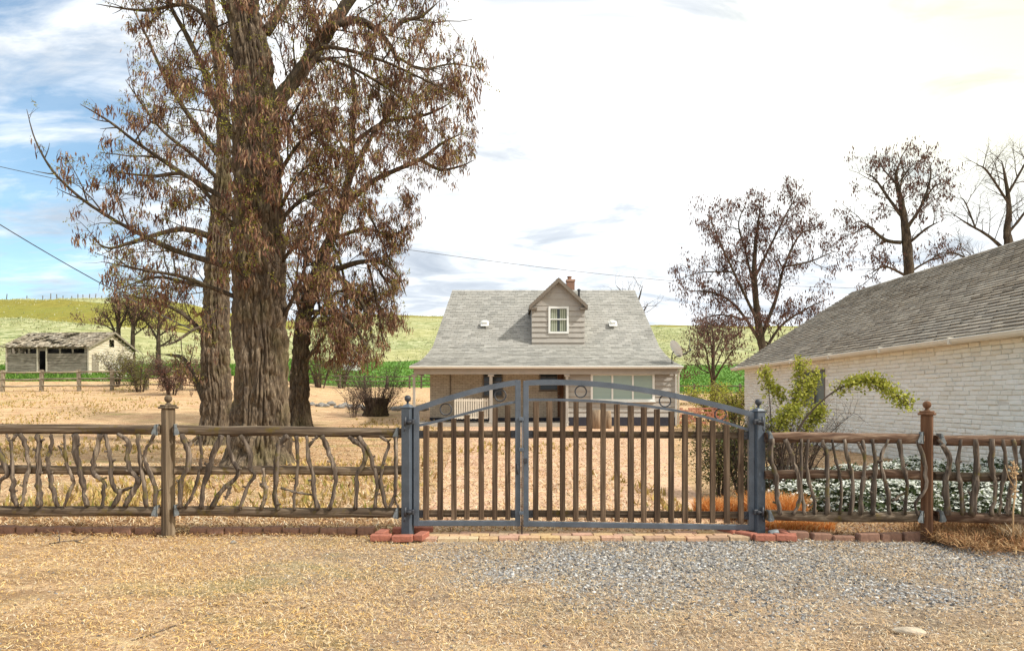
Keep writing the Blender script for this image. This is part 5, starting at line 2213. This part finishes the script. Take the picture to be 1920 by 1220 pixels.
# outline of the grove's joint crown seen from the gate: keeps the natural narrow habit
HULL = [(180, -300), (240, 120), (150, 185), (190, 270), (120, 300), (60, 195), (38, 212), (85, 335), (160, 420), (180, 500), (200, 548), (300, 585), (345, 640), (300, 690),
        (360, 790), (400, 790), (410, 705), (560, 705), (640, 700), (715, 705), (728, 640), (764, 620), (776, 540), (742, 480), (790, 420), (805, 350), (895, 312), (902, 258), (872, 205), (926, 160), (915, 100), (850, 40), (845, -300)]
# --- the big locust by the fence
Y1 = 14.05
r1 = thing('locust_tree', ((490 - CX) * Y1 / F, Y1, 0), 'tallest locust tree with the thickest furrowed trunk and brown seed pods', 'tree')
T = Tree(5)
T.hull = HULL
bark_trunk('trunk', [(489, 878, 104), (490, 800, 98), (490, 700, 94), (489, 600, 93), (486, 450, 88), (482, 300, 84), (478, 150, 70), (467, 70, 63), (454, 0, 57), (440, -140, 46), (430, -280, 34), (424, -420, 14)], Y1, 0, r1, 3, M['bark'])
for px in ([(505, 210, 34), (552, 150, 32), (592, 95, 31), (632, 35, 27), (680, -30, 22), (750, -100, 12)],
           [(618, 50, 20), (668, 38, 17), (712, 62, 13), (742, 105, 9), (752, 140, 5)],
           [(732, 66, 10), (752, 42, 9), (790, 30, 8), (822, 4, 5)],
           [(450, 270, 22), (405, 200, 17), (385, 140, 14), (352, 70, 11), (318, 8, 8), (300, -60, 5)],
           [(450, 390, 14), (350, 330, 10), (260, 270, 7), (205, 228, 5), (150, 195, 3)],
           [(450, 505, 16), (330, 470, 12), (250, 432, 9), (190, 398, 7), (140, 362, 6), (97, 318, 5), (66, 262, 3), (50, 205, 2)],
           [(450, 560, 12), (345, 520, 8), (262, 505, 5), (190, 490, 3)],
           [(530, 185, 10), (590, 98, 9), (640, 92, 8), (724, 117, 6), (800, 152, 4), (860, 180, 3)],
           [(520, 215, 9), (588, 118, 8), (640, 120, 7), (710, 155, 6), (770, 200, 5), (815, 262, 3)],
           [(500, 60, 22), (530, 10, 18), (560, -60, 14), (580, -130, 8)],
           [(440, 110, 16), (400, 50, 12), (350, 10, 9), (270, 20, 6), (180, 8, 4)],
           [(440, 60, 14), (410, -20, 10), (380, -90, 7)],
           [(520, 420, 10), (570, 370, 8), (620, 350, 5), (650, 350, 3)],
           [(520, 330, 10), (560, 270, 7), (600, 240, 5), (650, 190, 3)],
           [(470, 480, 8), (465, 430, 7), (450, 390, 5), (440, 340, 3)],
           [(490, 350, 8), (500, 300, 7), (470, 250, 5), (440, 200, 3)],
           [(528, 600, 10), (556, 545, 7), (578, 480, 5), (590, 430, 3)], [(528, 490, 9), (565, 445, 7), (598, 400, 4)], [(526, 390, 9), (558, 330, 6), (590, 300, 4)], [(520, 260, 8), (550, 215, 6), (575, 170, 4)],
           [(750, 110, 6), (790, 130, 5), (850, 120, 4), (900, 130, 3)]):
    limb(T, px, Y1 - (.5 if px[0][0] in (470, 490) else 0), PRM, 3, 1.6)
for px in ([(470, 330, 9), (455, 270, 7), (462, 210, 5), (490, 170, 3)], [(500, 400, 9), (505, 330, 7), (480, 280, 5), (500, 240, 3)],
           [(460, 520, 8), (440, 460, 6), (425, 420, 4), (432, 370, 3)], [(500, 560, 7), (520, 500, 6), (500, 450, 4), (515, 400, 3)],
           [(470, 600, 6), (462, 560, 5), (480, 520, 4), (470, 480, 3)], [(440, 250, 8), (432, 200, 6), (418, 170, 4), (430, 130, 3)]):
    limb(T, px, Y1 - .75, dict(PRM, dens=[0, 8.5, 4.2, 2.4], budp=.8, len=[.33, .7, 1.0, 2.0]), 3, .5)
finish(T, r1, M['pod'], M['bud'], .08, .18, .0135, .06, 3, .035, M['bark_dark'])

# --- second trunk, to the left and behind
Y2 = 20.0
r2 = thing('locust_tree', ((405 - CX) * Y2 / F, Y2, 0), 'slimmer locust tree with pale sunlit bark, beside the thickest trunk and nearer the barn', 'tree')
T = Tree(9)
T.hull = HULL
bark_trunk('trunk', [(406, 842, 62), (406, 760, 54), (404, 650, 49), (407, 520, 41), (414, 400, 34), (420, 280, 24), (413, 150, 18), (396, 30, 18), (380, -80, 8)], Y2, 0, r2, 13, M['bark'], 200, .13)
PR2 = dict(PRM, len=[.36, .8, 1.4, 2.4], dens=[0, 7.0, 4.2, 3.0], podn=(2, 9))
for px in ([(395, 640, 12), (345, 590, 9), (290, 565, 7), (228, 552, 4)],
           [(410, 450, 16), (345, 430, 12), (275, 445, 8), (205, 465, 5), (168, 440, 3)],
           [(388, 765, 14), (375, 732, 12), (366, 710, 11), (352, 682, 10), (336, 668, 9), (304, 664, 6)],
           [(425, 310, 14), (365, 232, 11), (312, 150, 8), (272, 62, 5), (240, 0, 3)],
           [(410, 540, 12), (350, 530, 9), (290, 520, 6), (215, 545, 4)],
           [(420, 400, 10), (350, 330, 8), (280, 330, 6), (190, 320, 4)],
           [(405, 600, 8), (360, 620, 6), (330, 640, 5), (300, 650, 3)],
           [(425, 350, 10), (360, 290, 8), (300, 240, 6), (235, 150, 4)]):
    limb(T, px, Y2, PR2, 3, 2.0)
finish(T, r2, M['pod'], M['bud'], .09, .19, .015, .075, 5, .045, M['bark_dark'])

# --- third trunk, to the right and behind
Y3 = 26.5
r3 = thing('locust_tree', ((560 - CX) * Y3 / F, Y3, zgf((560 - CX) * Y3 / F, Y3)), 'leaning locust tree with dark trunk and pods drooping towards the house', 'tree')
T = Tree(21)
T.hull = HULL
bark_trunk('trunk', [(560, 812, 44), (561, 745, 36), (563, 690, 33), (570, 600, 29), (594, 510, 23), (622, 440, 19), (640, 390, 16), (655, 330, 12), (661, 250, 9), (665, 170, 9), (650, 90, 4)], Y3, zgf((560 - CX) * Y3 / F, Y3), r3, 23, M['bark_dark'], 160, .13)
PR3 = dict(PRM, len=[.42, .95, 1.55, 2.6], dens=[0, 6.4, 3.8, 2.9], rad=[.004, .009, .02, .034], podn=(5, 16), podp=.23)
for px in ([(638, 398, 14), (690, 346, 12), (740, 320, 10), (790, 298, 9), (830, 268, 6), (868, 250, 3)],
           [(788, 299, 9), (825, 318, 7), (862, 312, 4), (890, 300, 3)],
           [(600, 520, 16), (655, 496, 12), (710, 490, 8), (745, 515, 5), (762, 555, 3)],
           [(606, 500, 14), (660, 540, 10), (690, 595, 7), (700, 650, 4)],
           [(580, 585, 14), (638, 592, 9), (682, 640, 6), (690, 690, 3)],
           [(655, 335, 14), (700, 250, 10), (742, 200, 7), (765, 140, 4)],
           [(660, 270, 10), (720, 230, 8), (800, 215, 6), (850, 190, 3)],
           [(645, 380, 10), (600, 320, 8), (570, 270, 5), (560, 220, 3)],
           [(620, 450, 10), (680, 430, 8), (740, 440, 5), (775, 410, 3)],
           [(570, 620, 9), (610, 570, 7), (640, 545, 5), (670, 560, 3)],
           [(600, 510, 10), (560, 460, 7), (545, 420, 4)],
           [(700, 490, 7), (730, 540, 5), (745, 590, 3)],
           [(620, 450, 8), (640, 500, 6), (650, 560, 5), (655, 630, 3)],
           [(600, 515, 8), (620, 560, 6), (640, 620, 4), (662, 680, 3)],
           [(650, 350, 8), (690, 400, 6), (715, 450, 5), (735, 500, 3)],
           [(690, 495, 6), (705, 560, 5), (715, 620, 4), (720, 670, 2)],
           [(590, 530, 7), (600, 580, 5), (612, 640, 3)],
           [(655, 300, 7), (630, 250, 5), (600, 180, 4), (590, 120, 3)],
           [(572, 610, 8), (556, 560, 6), (558, 500, 4), (566, 440, 3)], [(585, 560, 7), (570, 500, 5), (580, 440, 4), (590, 380, 3)], [(564, 690, 6), (600, 640, 5), (625, 600, 3)], [(640, 390, 7), (610, 400, 5), (580, 380, 3)]):
    limb(T, px, Y3, PR3, 3, 2.2)
finish(T, r3, M['pod'], M['bud'], .11, .23, .019, .1, 7, .05, M['bark_dark'])


def simple_tree(name, px, pyb, Y, pix, limbs, prm, label, podm, budm, seed, L0=.12, L1=.24, w=.03, spread=.12, wood=None, grp=None, lvl=3, sy=1.5, cat='tree', bs=.08, be=4, lump=.12):
    x = (px - CX) * Y / F
    root = thing(name, (x, Y, zgf(x, Y)), label, cat, grp)
    T = Tree(seed)
    k = Y / F
    pts = [P(a, b_, Y) for a, b_, _ in pix]
    pts[0].z = min(pts[0].z, zgf(x, Y) - .1)
    ws = [c for _, _, c in pix]
    ws[-1] = 1.0
    q, rr = catmull(pts, [c * k / 2 * .72 for c in ws], 6)
    b = MB()
    b.tube(q, rr, 12, 0, True, True, lump)
    b.build('trunk', wood or M['bark_dark'], root)
    h2 = len(q) * 2 // 5
    children(T, q[h2:], rr[h2:], sum((a - c).length for a, c in zip(q[h2:-1], q[h2 + 1:])), 3, prm)
    for l in limbs:
        limb(T, [(a, b_, c * .66) for a, b_, c in l], Y, prm, lvl, sy)
    T.wood.build('branchwork', wood or M['bark_dark'], root)
    T.twigs.build('twigs_crown', M['twig'] if wood is None else wood, root)
    if T.clus and podm:
        V, Fc = pods_mesh(T.clus, L0, L1, w, spread, seed)
        mesh_obj('pod_foliage', local(V, root), Fc, [podm], root, None, False)
    if T.buds and budm:
        V, Fc = leaves_mesh(T.buds, be, bs, spread * .7, seed + 1)
        mesh_obj('leaf_foliage', local(V, root), Fc, [budm], root, None, False)
    return root


# --- trees behind the outbuilding
PRB = dict(PRM, len=[.65, 1.15, 1.9, 3.0], dens=[0, 5.4, 3.0, 2.0], rad=[.009, .015, .03, .05], seg=[.2, .3, .4, .5], podn=(3, 8), podp=.5, podd=2.0, budp=.05, grav=[-.1, -.05, .1, 0], lift=[0, .1, .15, .1], wig=.4)
MT = simple_tree('tree', 1430, 700, 46, [(1432, 735, 26), (1432, 670, 22), (1424, 620, 19), (1418, 570, 16), (1414, 500, 12), (1420, 430, 8), (1428, 380, 4)],
            [[(1430, 650, 13), (1400, 600, 10), (1370, 565, 8), (1335, 548, 6), (1290, 545, 3)],
             [(1424, 610, 11), (1390, 540, 9), (1362, 480, 6), (1340, 430, 4), (1330, 400, 3)],
             [(1428, 630, 14), (1455, 560, 11), (1470, 500, 8), (1500, 440, 6), (1530, 430, 3)],
             [(1432, 660, 11), (1465, 610, 8), (1510, 580, 6), (1552, 560, 3)],
             [(1418, 560, 10), (1400, 480, 7), (1385, 420, 5), (1400, 380, 3)],
             [(1416, 520, 9), (1450, 450, 7), (1475, 400, 5), (1490, 375, 3)],
             [(1470, 500, 7), (1520, 490, 5), (1565, 470, 3)],
             [(1432, 640, 8), (1470, 650, 6), (1510, 620, 4), (1540, 600, 3)],
             [(1400, 600, 6), (1350, 590, 5), (1310, 600, 3)],
             [(1375, 510, 5), (1320, 510, 4), (1280, 520, 3)]],
            PRB, 'broad tree with fine dark crown standing between house and outbuilding', M['pod_far'], None, 31, .12, .26, .035, .14)
PRC = dict(PRB, podp=.34, dens=[0, 5.0, 2.8, 2.1])
simple_tree('tree', 1700, 560, 40, [(1708, 700, 30), (1706, 560, 26), (1702, 480, 24), (1698, 430, 20), (1690, 380, 14), (1680, 330, 8), (1690, 300, 4)],
            [[(1690, 455, 14), (1660, 450, 11), (1625, 425, 8), (1600, 440, 5)], [(1694, 410, 12), (1665, 370, 9), (1640, 335, 6), (1622, 325, 3)],
             [(1700, 430, 12), (1730, 380, 9), (1745, 330, 6), (1742, 305, 3)], [(1700, 460, 10), (1735, 430, 8), (1762, 415, 4)],
             [(1704, 520, 9), (1660, 500, 7), (1630, 515, 4)], [(1690, 390, 8), (1690, 340, 6), (1720, 300, 3)], [(1706, 510, 8), (1740, 490, 6), (1770, 480, 3)],
             [(1730, 380, 7), (1752, 350, 5), (1775, 340, 3)], [(1680, 345, 6), (1655, 315, 4), (1650, 300, 3)], [(1640, 430, 6), (1610, 415, 4), (1592, 430, 3)]],
            PRC, 'stout dark tree rising behind the outbuilding roof, brown pods on its crown', M['pod_far'], None, 37, .12, .24, .032, .12)
PRN = dict(PRB, podp=0, dens=[0, 6.5, 4.2, 2.8], len=[.6, 1.0, 1.8, 2.6], rad=[.007, .013, .024, .04])
simple_tree('tree', 1890, 500, 36, [(1896, 640, 26), (1892, 480, 22), (1888, 440, 18), (1892, 390, 12), (1886, 340, 8), (1878, 300, 4)],
            [[(1886, 470, 12), (1850, 440, 9), (1815, 420, 6), (1785, 400, 3)], [(1888, 440, 10), (1920, 400, 8), (1950, 350, 5)],
             [(1890, 480, 10), (1840, 495, 8), (1790, 475, 5), (1745, 478, 3)], [(1890, 380, 8), (1850, 320, 6), (1830, 310, 3)], [(1892, 360, 8), (1920, 310, 6), (1930, 290, 3)],
             [(1830, 430, 6), (1810, 380, 4), (1800, 370, 3)]],
            PRN, 'bare leafless tree behind the upper end of the outbuilding roof', M['pod_far'], None, 41, .1, .2, .03, .1)
PRS = dict(PRB, len=[.5, 1.0, 1.7, 2.2], dens=[0, 5, 3.0, 2.4], rad=[.008, .013, .022, .04], podp=.6, podn=(3, 7))
simple_tree('tree', 1338, 760, 36, [(1337, 775, 14), (1337, 720, 12), (1337, 680, 9), (1338, 640, 6), (1334, 610, 4)],
            [[(1336, 715, 7), (1328, 680, 6), (1322, 650, 4), (1310, 640, 3)], [(1338, 715, 7), (1352, 690, 6), (1372, 660, 4), (1390, 640, 3)],
             [(1337, 680, 6), (1330, 630, 5), (1315, 615, 3)], [(1338, 670, 6), (1355, 630, 4), (1360, 605, 3)], [(1337, 700, 5), (1312, 690, 4), (1300, 660, 3)], [(1340, 690, 5), (1365, 640, 4), (1385, 625, 3)]],
            PRS, 'small young tree in front of the green field by the house corner', M['pod_far'], None, 43, .08, .18, .028, .1)
PRF = dict(PRN, len=[.6, 1.2, 2.0, 3.0], dens=[0, 4.5, 2.2, 1.4])
simple_tree('tree', 1185, 600, 50, [(1190, 760, 20), (1188, 640, 14), (1184, 580, 9), (1180, 550, 4)],
            [[(1188, 600, 8), (1175, 560, 6), (1155, 535, 3)], [(1187, 590, 8), (1198, 560, 6), (1205, 535, 3)], [(1187, 610, 7), (1205, 585, 5), (1215, 570, 3)]],
            PRF, 'bare treetop poking above the ridge of the house', M['pod_far'], None, 47, .1, .2, .03, .1)
# --- trees by the barn
PRK = dict(PRB, len=[.7, 1.4, 2.2, 3.0], dens=[0, 3.2, 1.7, 1.3], rad=[.018, .028, .045, .06], podp=.62, podn=(3, 7), budp=.2)
for px, py, limbs, lab, sd in (
        (222, 640, [[(220, 635, 8), (205, 600, 6), (188, 585, 4)], [(222, 620, 8), (235, 590, 6), (245, 570, 4)], [(221, 610, 7), (215, 580, 5), (210, 565, 3)], [(220, 625, 6), (198, 610, 4), (178, 605, 3)]], 'small round tree standing right behind the barn gable', 51),
        (249, 655, [[(249, 620, 8), (262, 590, 6), (275, 575, 4)], [(249, 610, 7), (238, 580, 5), (232, 565, 3)], [(249, 600, 7), (252, 575, 5), (258, 560, 3)], [(249, 630, 6), (275, 610, 4), (285, 600, 3)]], 'upright dark tree just past the barn corner', 53),
        (297, 662, [[(297, 640, 8), (280, 610, 6), (268, 600, 4)], [(297, 620, 8), (312, 590, 6), (330, 580, 4)], [(297, 610, 7), (300, 580, 5), (305, 565, 3)], [(298, 650, 7), (315, 640, 5), (328, 625, 3)], [(297, 630, 6), (330, 610, 5), (350, 610, 3)]], 'spreading dark tree between the barn and the pale sunlit trunk', 57)):
    simple_tree('tree', px, py, 66, [(px, py + 6, 13), (px, py - 25, 10), (px + 1, py - 55, 7), (px + 2, py - 85, 3)], limbs, PRK, lab, M['pod_far'], M['leaf_dull'], sd, .14, .3, .045, .18, sy=1.2, bs=.12)

# --- bushes
def bush(name, cx, cy_, h, rx, nst, label, leafm, leafn, lsize, seed, woodm=None, cat='bush', group=None, lean=.6, tw=.012, dens=3.0, spread=.06, petal=None, zoff=0.0):
    g0 = zgf(cx, cy_) + zoff
    root = thing(name, (cx, cy_, g0), label, cat, group)
    rnd = random.Random(seed)
    st = MB()
    pts = []
    for k in range(nst):
        a = rnd.uniform(0, 6.28)
        base = Vector((cx + math.cos(a) * rx * .15, cy_ + math.sin(a) * rx * .15, g0 - .05))
        hh = h * rnd.uniform(.6, 1.05)
        out = rx * rnd.uniform(.3, 1.0)
        tip = base + Vector((math.cos(a) * out, math.sin(a) * out, hh))
        mid = base.lerp(tip, .5) + Vector((-math.cos(a) * out * .15, -math.sin(a) * out * .15, hh * .12))
        q, rr = catmull([base, mid, tip], [tw, tw * .7, tw * .3], 4)
        st.tube(q, rr, 4)
        for m in range(int(4 * dens)):
            i = rnd.randrange(2, len(q))
            d = Vector((rnd.gauss(0, 1), rnd.gauss(0, 1), rnd.gauss(.5, .8))).normalized() * h * rnd.uniform(.12, .32)
            e = q[i] + d
            st.tube([q[i], q[i].lerp(e, .5) + Vector((0, 0, .02 * h)), e], [tw * .4, tw * .3, tw * .2], 3)
            pts += [e, q[i].lerp(e, .6)]
            d2 = Vector((rnd.gauss(0, 1), rnd.gauss(0, 1), rnd.gauss(.3, .8))).normalized() * h * .12
            st.tube([e - d * .4, e - d * .4 + d2], [tw * .25, tw * .15], 3)
            pts.append(e - d * .4 + d2)
    st.build('stem', woodm or M['twig'], root)
    if leafn:
        V, Fc = leaves_mesh(pts, leafn, lsize, spread, seed)
        mesh_obj('leaf_foliage', local(V, root), Fc, [leafm], root, None, False)
    if petal:
        V, Fc = leaves_mesh(pts[::2], petal, lsize * .8, spread, seed + 5)
        mesh_obj('flower_foliage', local(V, root), Fc, [M['petal']], root, None, False)
    return root


def at(px, Y): return ((px - CX) * Y / F, Y)


x, y = at(705, 32)
g0 = zgf(x, y)
ST = thing('tree_stump', (x, y, g0), 'dark burnt tree stump wrapped in thin sprouting shoots', 'stump')
b = MB()
b.tube([(x, y, g0 - .1), (x, y, g0 + .2), (x + .02, y, g0 + .55), (x + .04, y, g0 + .85)], [.66, .55, .5, .52], 22, 0, True, True, .14)
b.build('trunk', M['bark_dark'], ST)
rnd = random.Random(5)
sh = MB()
pts = []
for k in range(110):
    a = rnd.uniform(0, 6.28)
    base = Vector((x + math.cos(a) * .5, y + math.sin(a) * .5, g0 + rnd.uniform(0, .7)))
    tip = base + Vector((math.cos(a) * rnd.uniform(.1, 1.1), math.sin(a) * rnd.uniform(.1, .8), rnd.uniform(.5, 2.2)))
    q, rr = catmull([base, base.lerp(tip, .5) + Vector((rnd.gauss(0, .1), 0, .1)), tip], [.014, .01, .005], 3)
    sh.tube(q, rr, 3)
    for m in range(8):
        i = rnd.randrange(2, len(q))
        e = q[i] + Vector((rnd.gauss(0, .18), rnd.gauss(0, .18), rnd.uniform(-.05, .3)))
        sh.tube([q[i], e], [.006, .003], 3)
        pts.append(e)
sh.build('sprout', M['twig'], ST)
V, Fc = leaves_mesh(pts, 2, .05, .06, 8)
mesh_obj('leaf_foliage', local(V, ST), Fc, [M['pod_far']], ST, None, False)

x, y = at(662, 31); bush('bush', x, y, 1.5, .7, 14, 'thin bare bush beside the dark stump', M['pod_far'], 1, .05, 61, tw=.016)
x, y = at(218, 47); bush('bush', x, y, 2.3, 1.1, 22, 'pale flowering bush at the end of the slope fence', M['leaf_dull'], 2, .09, 62, spread=.1, petal=3, tw=.03)
x, y = at(262, 44); bush('bush', x, y, 2.3, 1.4, 24, 'dull green brown bush left of the low drooping limb', M['leaf_dull'], 3, .09, 63, spread=.11, tw=.03)
x, y = at(322, 42); bush('bush', x, y, 2.2, 1.5, 26, 'twiggy reddish brown bush below the low drooping limb', M['pod_far'], 3, .1, 64, spread=.11, tw=.03)
x, y = at(372, 46); bush('bush', x, y, 1.8, 1.2, 20, 'brown bush half hidden behind the pale sunlit trunk', M['pod_far'], 3, .1, 65, spread=.11, tw=.03)
x, y = at(600, 60); bush('bush', x, y, 3.4, 2.2, 20, 'tall hazy brown thicket bush behind the leaning tree', M['leaf_dull'], 2, .12, 66, spread=.16, tw=.04)
x, y = at(640, 64); bush('bush', x, y, 3.2, 1.8, 16, 'tall brown thicket bush in front of the white shed', M['pod_far'], 2, .13, 67, spread=.18, tw=.04)
x, y = at(1335, 30); bush('bush', x, y, 1.55, 1.0, 20, 'yellow green leafy bush at the foot of the small young tree', M['leaf'], 4, .08, 68, spread=.09, tw=.02)
x, y = at(1378, 27); bush('bush', x, y, 1.5, .9, 22, 'leafy bush by the far corner of the white building', M['leaf'], 3, .07, 69, spread=.08, tw=.016)
x, y = at(1348, 9.6); bush('bush', x, y, 1.05, .4, 20, 'olive shrub behind the hinge end of the wide gate leaf', M['leaf_dull'], 3, .035, 70, spread=.05, tw=.008, dens=4)
x, y = at(1395, 9.2); bush('bush', x, y, 1.0, .45, 24, 'dark twiggy shrub just behind the wide leaf gate post', M['leaf_dark'], 2, .03, 71, spread=.05, tw=.008, dens=4)

# leafy shrub with an arching branch, right of the gate
xs0, ys0 = at(1470, 9.0)
LS = thing('leafy_shrub', (xs0, ys0, 0), 'yellow green shrub with one long arching branch before the white wall', 'shrub')
rnd = random.Random(12)
st = MB()
pts = []


def cane(pix, Y, w, n, sp, dy=0.0, t0=.3):
    q, rr = catmull([P(a, b_, Y + dy * i / (len(pix) - 1)) for i, (a, b_) in enumerate(pix)], [lerp(w, w * .3, i / (len(pix) - 1)) for i in range(len(pix))], 6)
    st.tube(q, rr, 6)
    for m in range(n):
        t = rnd.uniform(t0, 1)
        i = min(len(q) - 1, int(t * len(q)))
        d = Vector((rnd.gauss(0, 1), rnd.gauss(0, 1), rnd.gauss(0, .8))).normalized() * sp * rnd.uniform(.2, 1)
        st.tube([q[i], q[i] + d], [.004, .002], 3)
        pts.append(q[i] + d)


cane([(1462, 960), (1475, 880), (1500, 800), (1545, 748), (1590, 720), (1630, 713), (1665, 730), (1700, 756)], 8.8, .016, 300, .12, -.3, .5)
cane([(1462, 960), (1465, 860), (1480, 780), (1500, 720), (1498, 680)], 9.0, .014, 150, .12, .2, .55)
cane([(1455, 960), (1448, 860), (1444, 760), (1436, 700)], 9.1, .012, 70, .10, .3, .75)
cane([(1466, 960), (1490, 860), (1520, 790), (1540, 770)], 9.0, .012, 170, .13, .1, .5)
cane([(1462, 960), (1470, 850), (1500, 760), (1530, 700)], 9.1, .012, 150, .12, .2, .6)
cane([(1455, 960), (1450, 850), (1466, 790), (1490, 770)], 8.9, .012, 170, .13, .1, .5)
cane([(1450, 960), (1436, 860), (1430, 800), (1420, 770)], 9.0, .01, 60, .1, .1, .6)
cane([(1444, 720), (1455, 735), (1466, 745)], 9.3, .006, 70, .08, .0, .1)
st.build('stem', M['twig'], LS)
V, Fc = leaves_mesh(pts, 5, .042, .035, 80)
mesh_obj('leaf_foliage', local(V, LS), Fc, [M['leaf']], LS, None, False)
x, y = at(1490, 9.6); bush('bush', x, y, 1.25, .75, 60, 'bare grey twiggy bush under the arching green shrub', M['leaf_dull'], 0, .03, 81, spread=.04, tw=.006, dens=4.5)

# candytuft bed
rg = np.random.default_rng(4)
mounds = []
for k in range(70):
    Ym = rg.uniform(7.6, 11.2)
    u = rg.uniform(1455, 2050)
    if Ym > 9.6 and u > 1880: continue
    mounds.append(((u - CX) * Ym / F, Ym, rg.uniform(.28, .46), rg.uniform(.24, .4)))
lv, fl = [], []
for (mx, my, mr, mh) in mounds:
    m = 300
    a = rg.uniform(0, 6.28, m)
    e = np.arccos(rg.uniform(0, 1, m))
    p = np.stack([mx + mr * np.cos(a) * np.sin(e), my + mr * np.sin(a) * np.sin(e), mh * np.cos(e)], -1)
    lv.append(p * 1.0 - np.array([0, 0, .03]))
    p = p[rg.random(m) < .55 * (.4 + np.cos(e)) + .16]
    fl.append(p + np.array([0, 0, .02]))
lv = np.concatenate(lv)
fl = np.concatenate(fl)
keep = (lv[:, 0] < WX - .05)
V1, F1 = leaves_mesh(lv[keep], 5, .05, .03, 91)
keep = (fl[:, 0] < WX - .05)
fl = fl[keep]
g = np.random.default_rng(8)
c = np.repeat(fl, 9, axis=0)
p = c + g.normal(0, 1, c.shape) * np.array([.024, .024, .007])
a = g.uniform(0, 6.28, len(p))
s = .015 * g.uniform(.7, 1.3, len(p))
ux = np.stack([np.cos(a), np.sin(a), g.normal(0, .3, len(p))], -1) * s[:, None]
uy = np.stack([-np.sin(a), np.cos(a), g.normal(0, .3, len(p))], -1) * s[:, None]
V2 = np.stack([p - ux, p - uy, p + ux, p + uy], 1).reshape(-1, 3)
F2 = (np.arange(len(p)) * 4)[:, None] + np.array([[0, 1, 2, 3]])
mi = np.concatenate([np.zeros(len(F1), int), np.ones(len(F2), int)])
ob = mesh_obj('flower_bed', np.concatenate([V1, V2]), np.concatenate([F1, F2 + len(V1)]), [M['leaf_dark'], M['petal']], None, mi, False)
tag(ob, 'low spreading bed of white flowers along the white brick wall', 'flowers', kind='stuff')


# orange dry ornamental grass
def tuft(name, cx, cy_, rx, ry, n, hmin, hmax, mat, label, cat, seed, w=.004):
    g = np.random.default_rng(seed)
    a, r_ = g.uniform(0, 6.28, n), np.sqrt(g.random(n))
    bx_, by_ = cx + rx * r_ * np.cos(a), cy_ + ry * r_ * np.sin(a)
    h = g.uniform(hmin, hmax, n)
    lx, ly = g.normal(0, .35, n) * h, g.normal(0, .35, n) * h
    z0 = zg(bx_, by_)
    t = g.uniform(0, 6.28, n)
    s = np.stack([np.cos(t), np.sin(t), np.zeros(n)], -1) * w
    p0 = np.stack([bx_, by_, z0], -1)
    p1 = p0 + np.stack([lx * .35, ly * .35, h * .65], -1)
    p2 = p0 + np.stack([lx, ly, h], -1)
    V = np.stack([p0 - s, p0 + s, p1 + s, p1 - s, p2 + s * .2, p2 - s * .2], 1)
    k = (np.arange(n) * 6)[:, None]
    Fc = np.concatenate([k + np.array([[0, 1, 2, 3]]), k + np.array([[3, 2, 4, 5]])], 0)
    V = V.reshape(-1, 3)
    o = mesh_obj(name, V - np.array([cx, cy_, 0]), Fc, [mat], None, None, False)
    o.location = (cx, cy_, 0)
    return tag(o, label, cat)


x, y = at(1450, 7.6); tuft('grass_tuft', x, y, .34, .22, 2600, .1, .34, M['orange_grass'], 'taller orange dry grass tuft behind the reddish branch panel', 'ornamental grass', 101)
x, y = at(1350, 7.9); tuft('grass_tuft', x, y, .3, .2, 2000, .08, .24, M['orange_grass'], 'orange dry grass tuft behind the end of the wide gate leaf', 'ornamental grass', 102)
x, y = at(1490, 6.95); tuft('grass_tuft', x, y, .42, .1, 2200, .05, .15, M['orange_grass'], 'short orange grass clump under the bottom rail of the reddish panel', 'ornamental grass', 103)
x, y = at(1830, 6.75); tuft('grass_tuft', x, y, .6, .18, 2200, .05, .2, M['straw_dark'], 'tangled brown dead grass under the last fence panel', 'dead grass', 104)
x, y = at(1905, 6.3); tuft('grass_tuft', x, y, .12, .1, 700, .08, .24, M['straw'], 'pale dead grass clump at the foot of the dead weed', 'dead grass', 105)
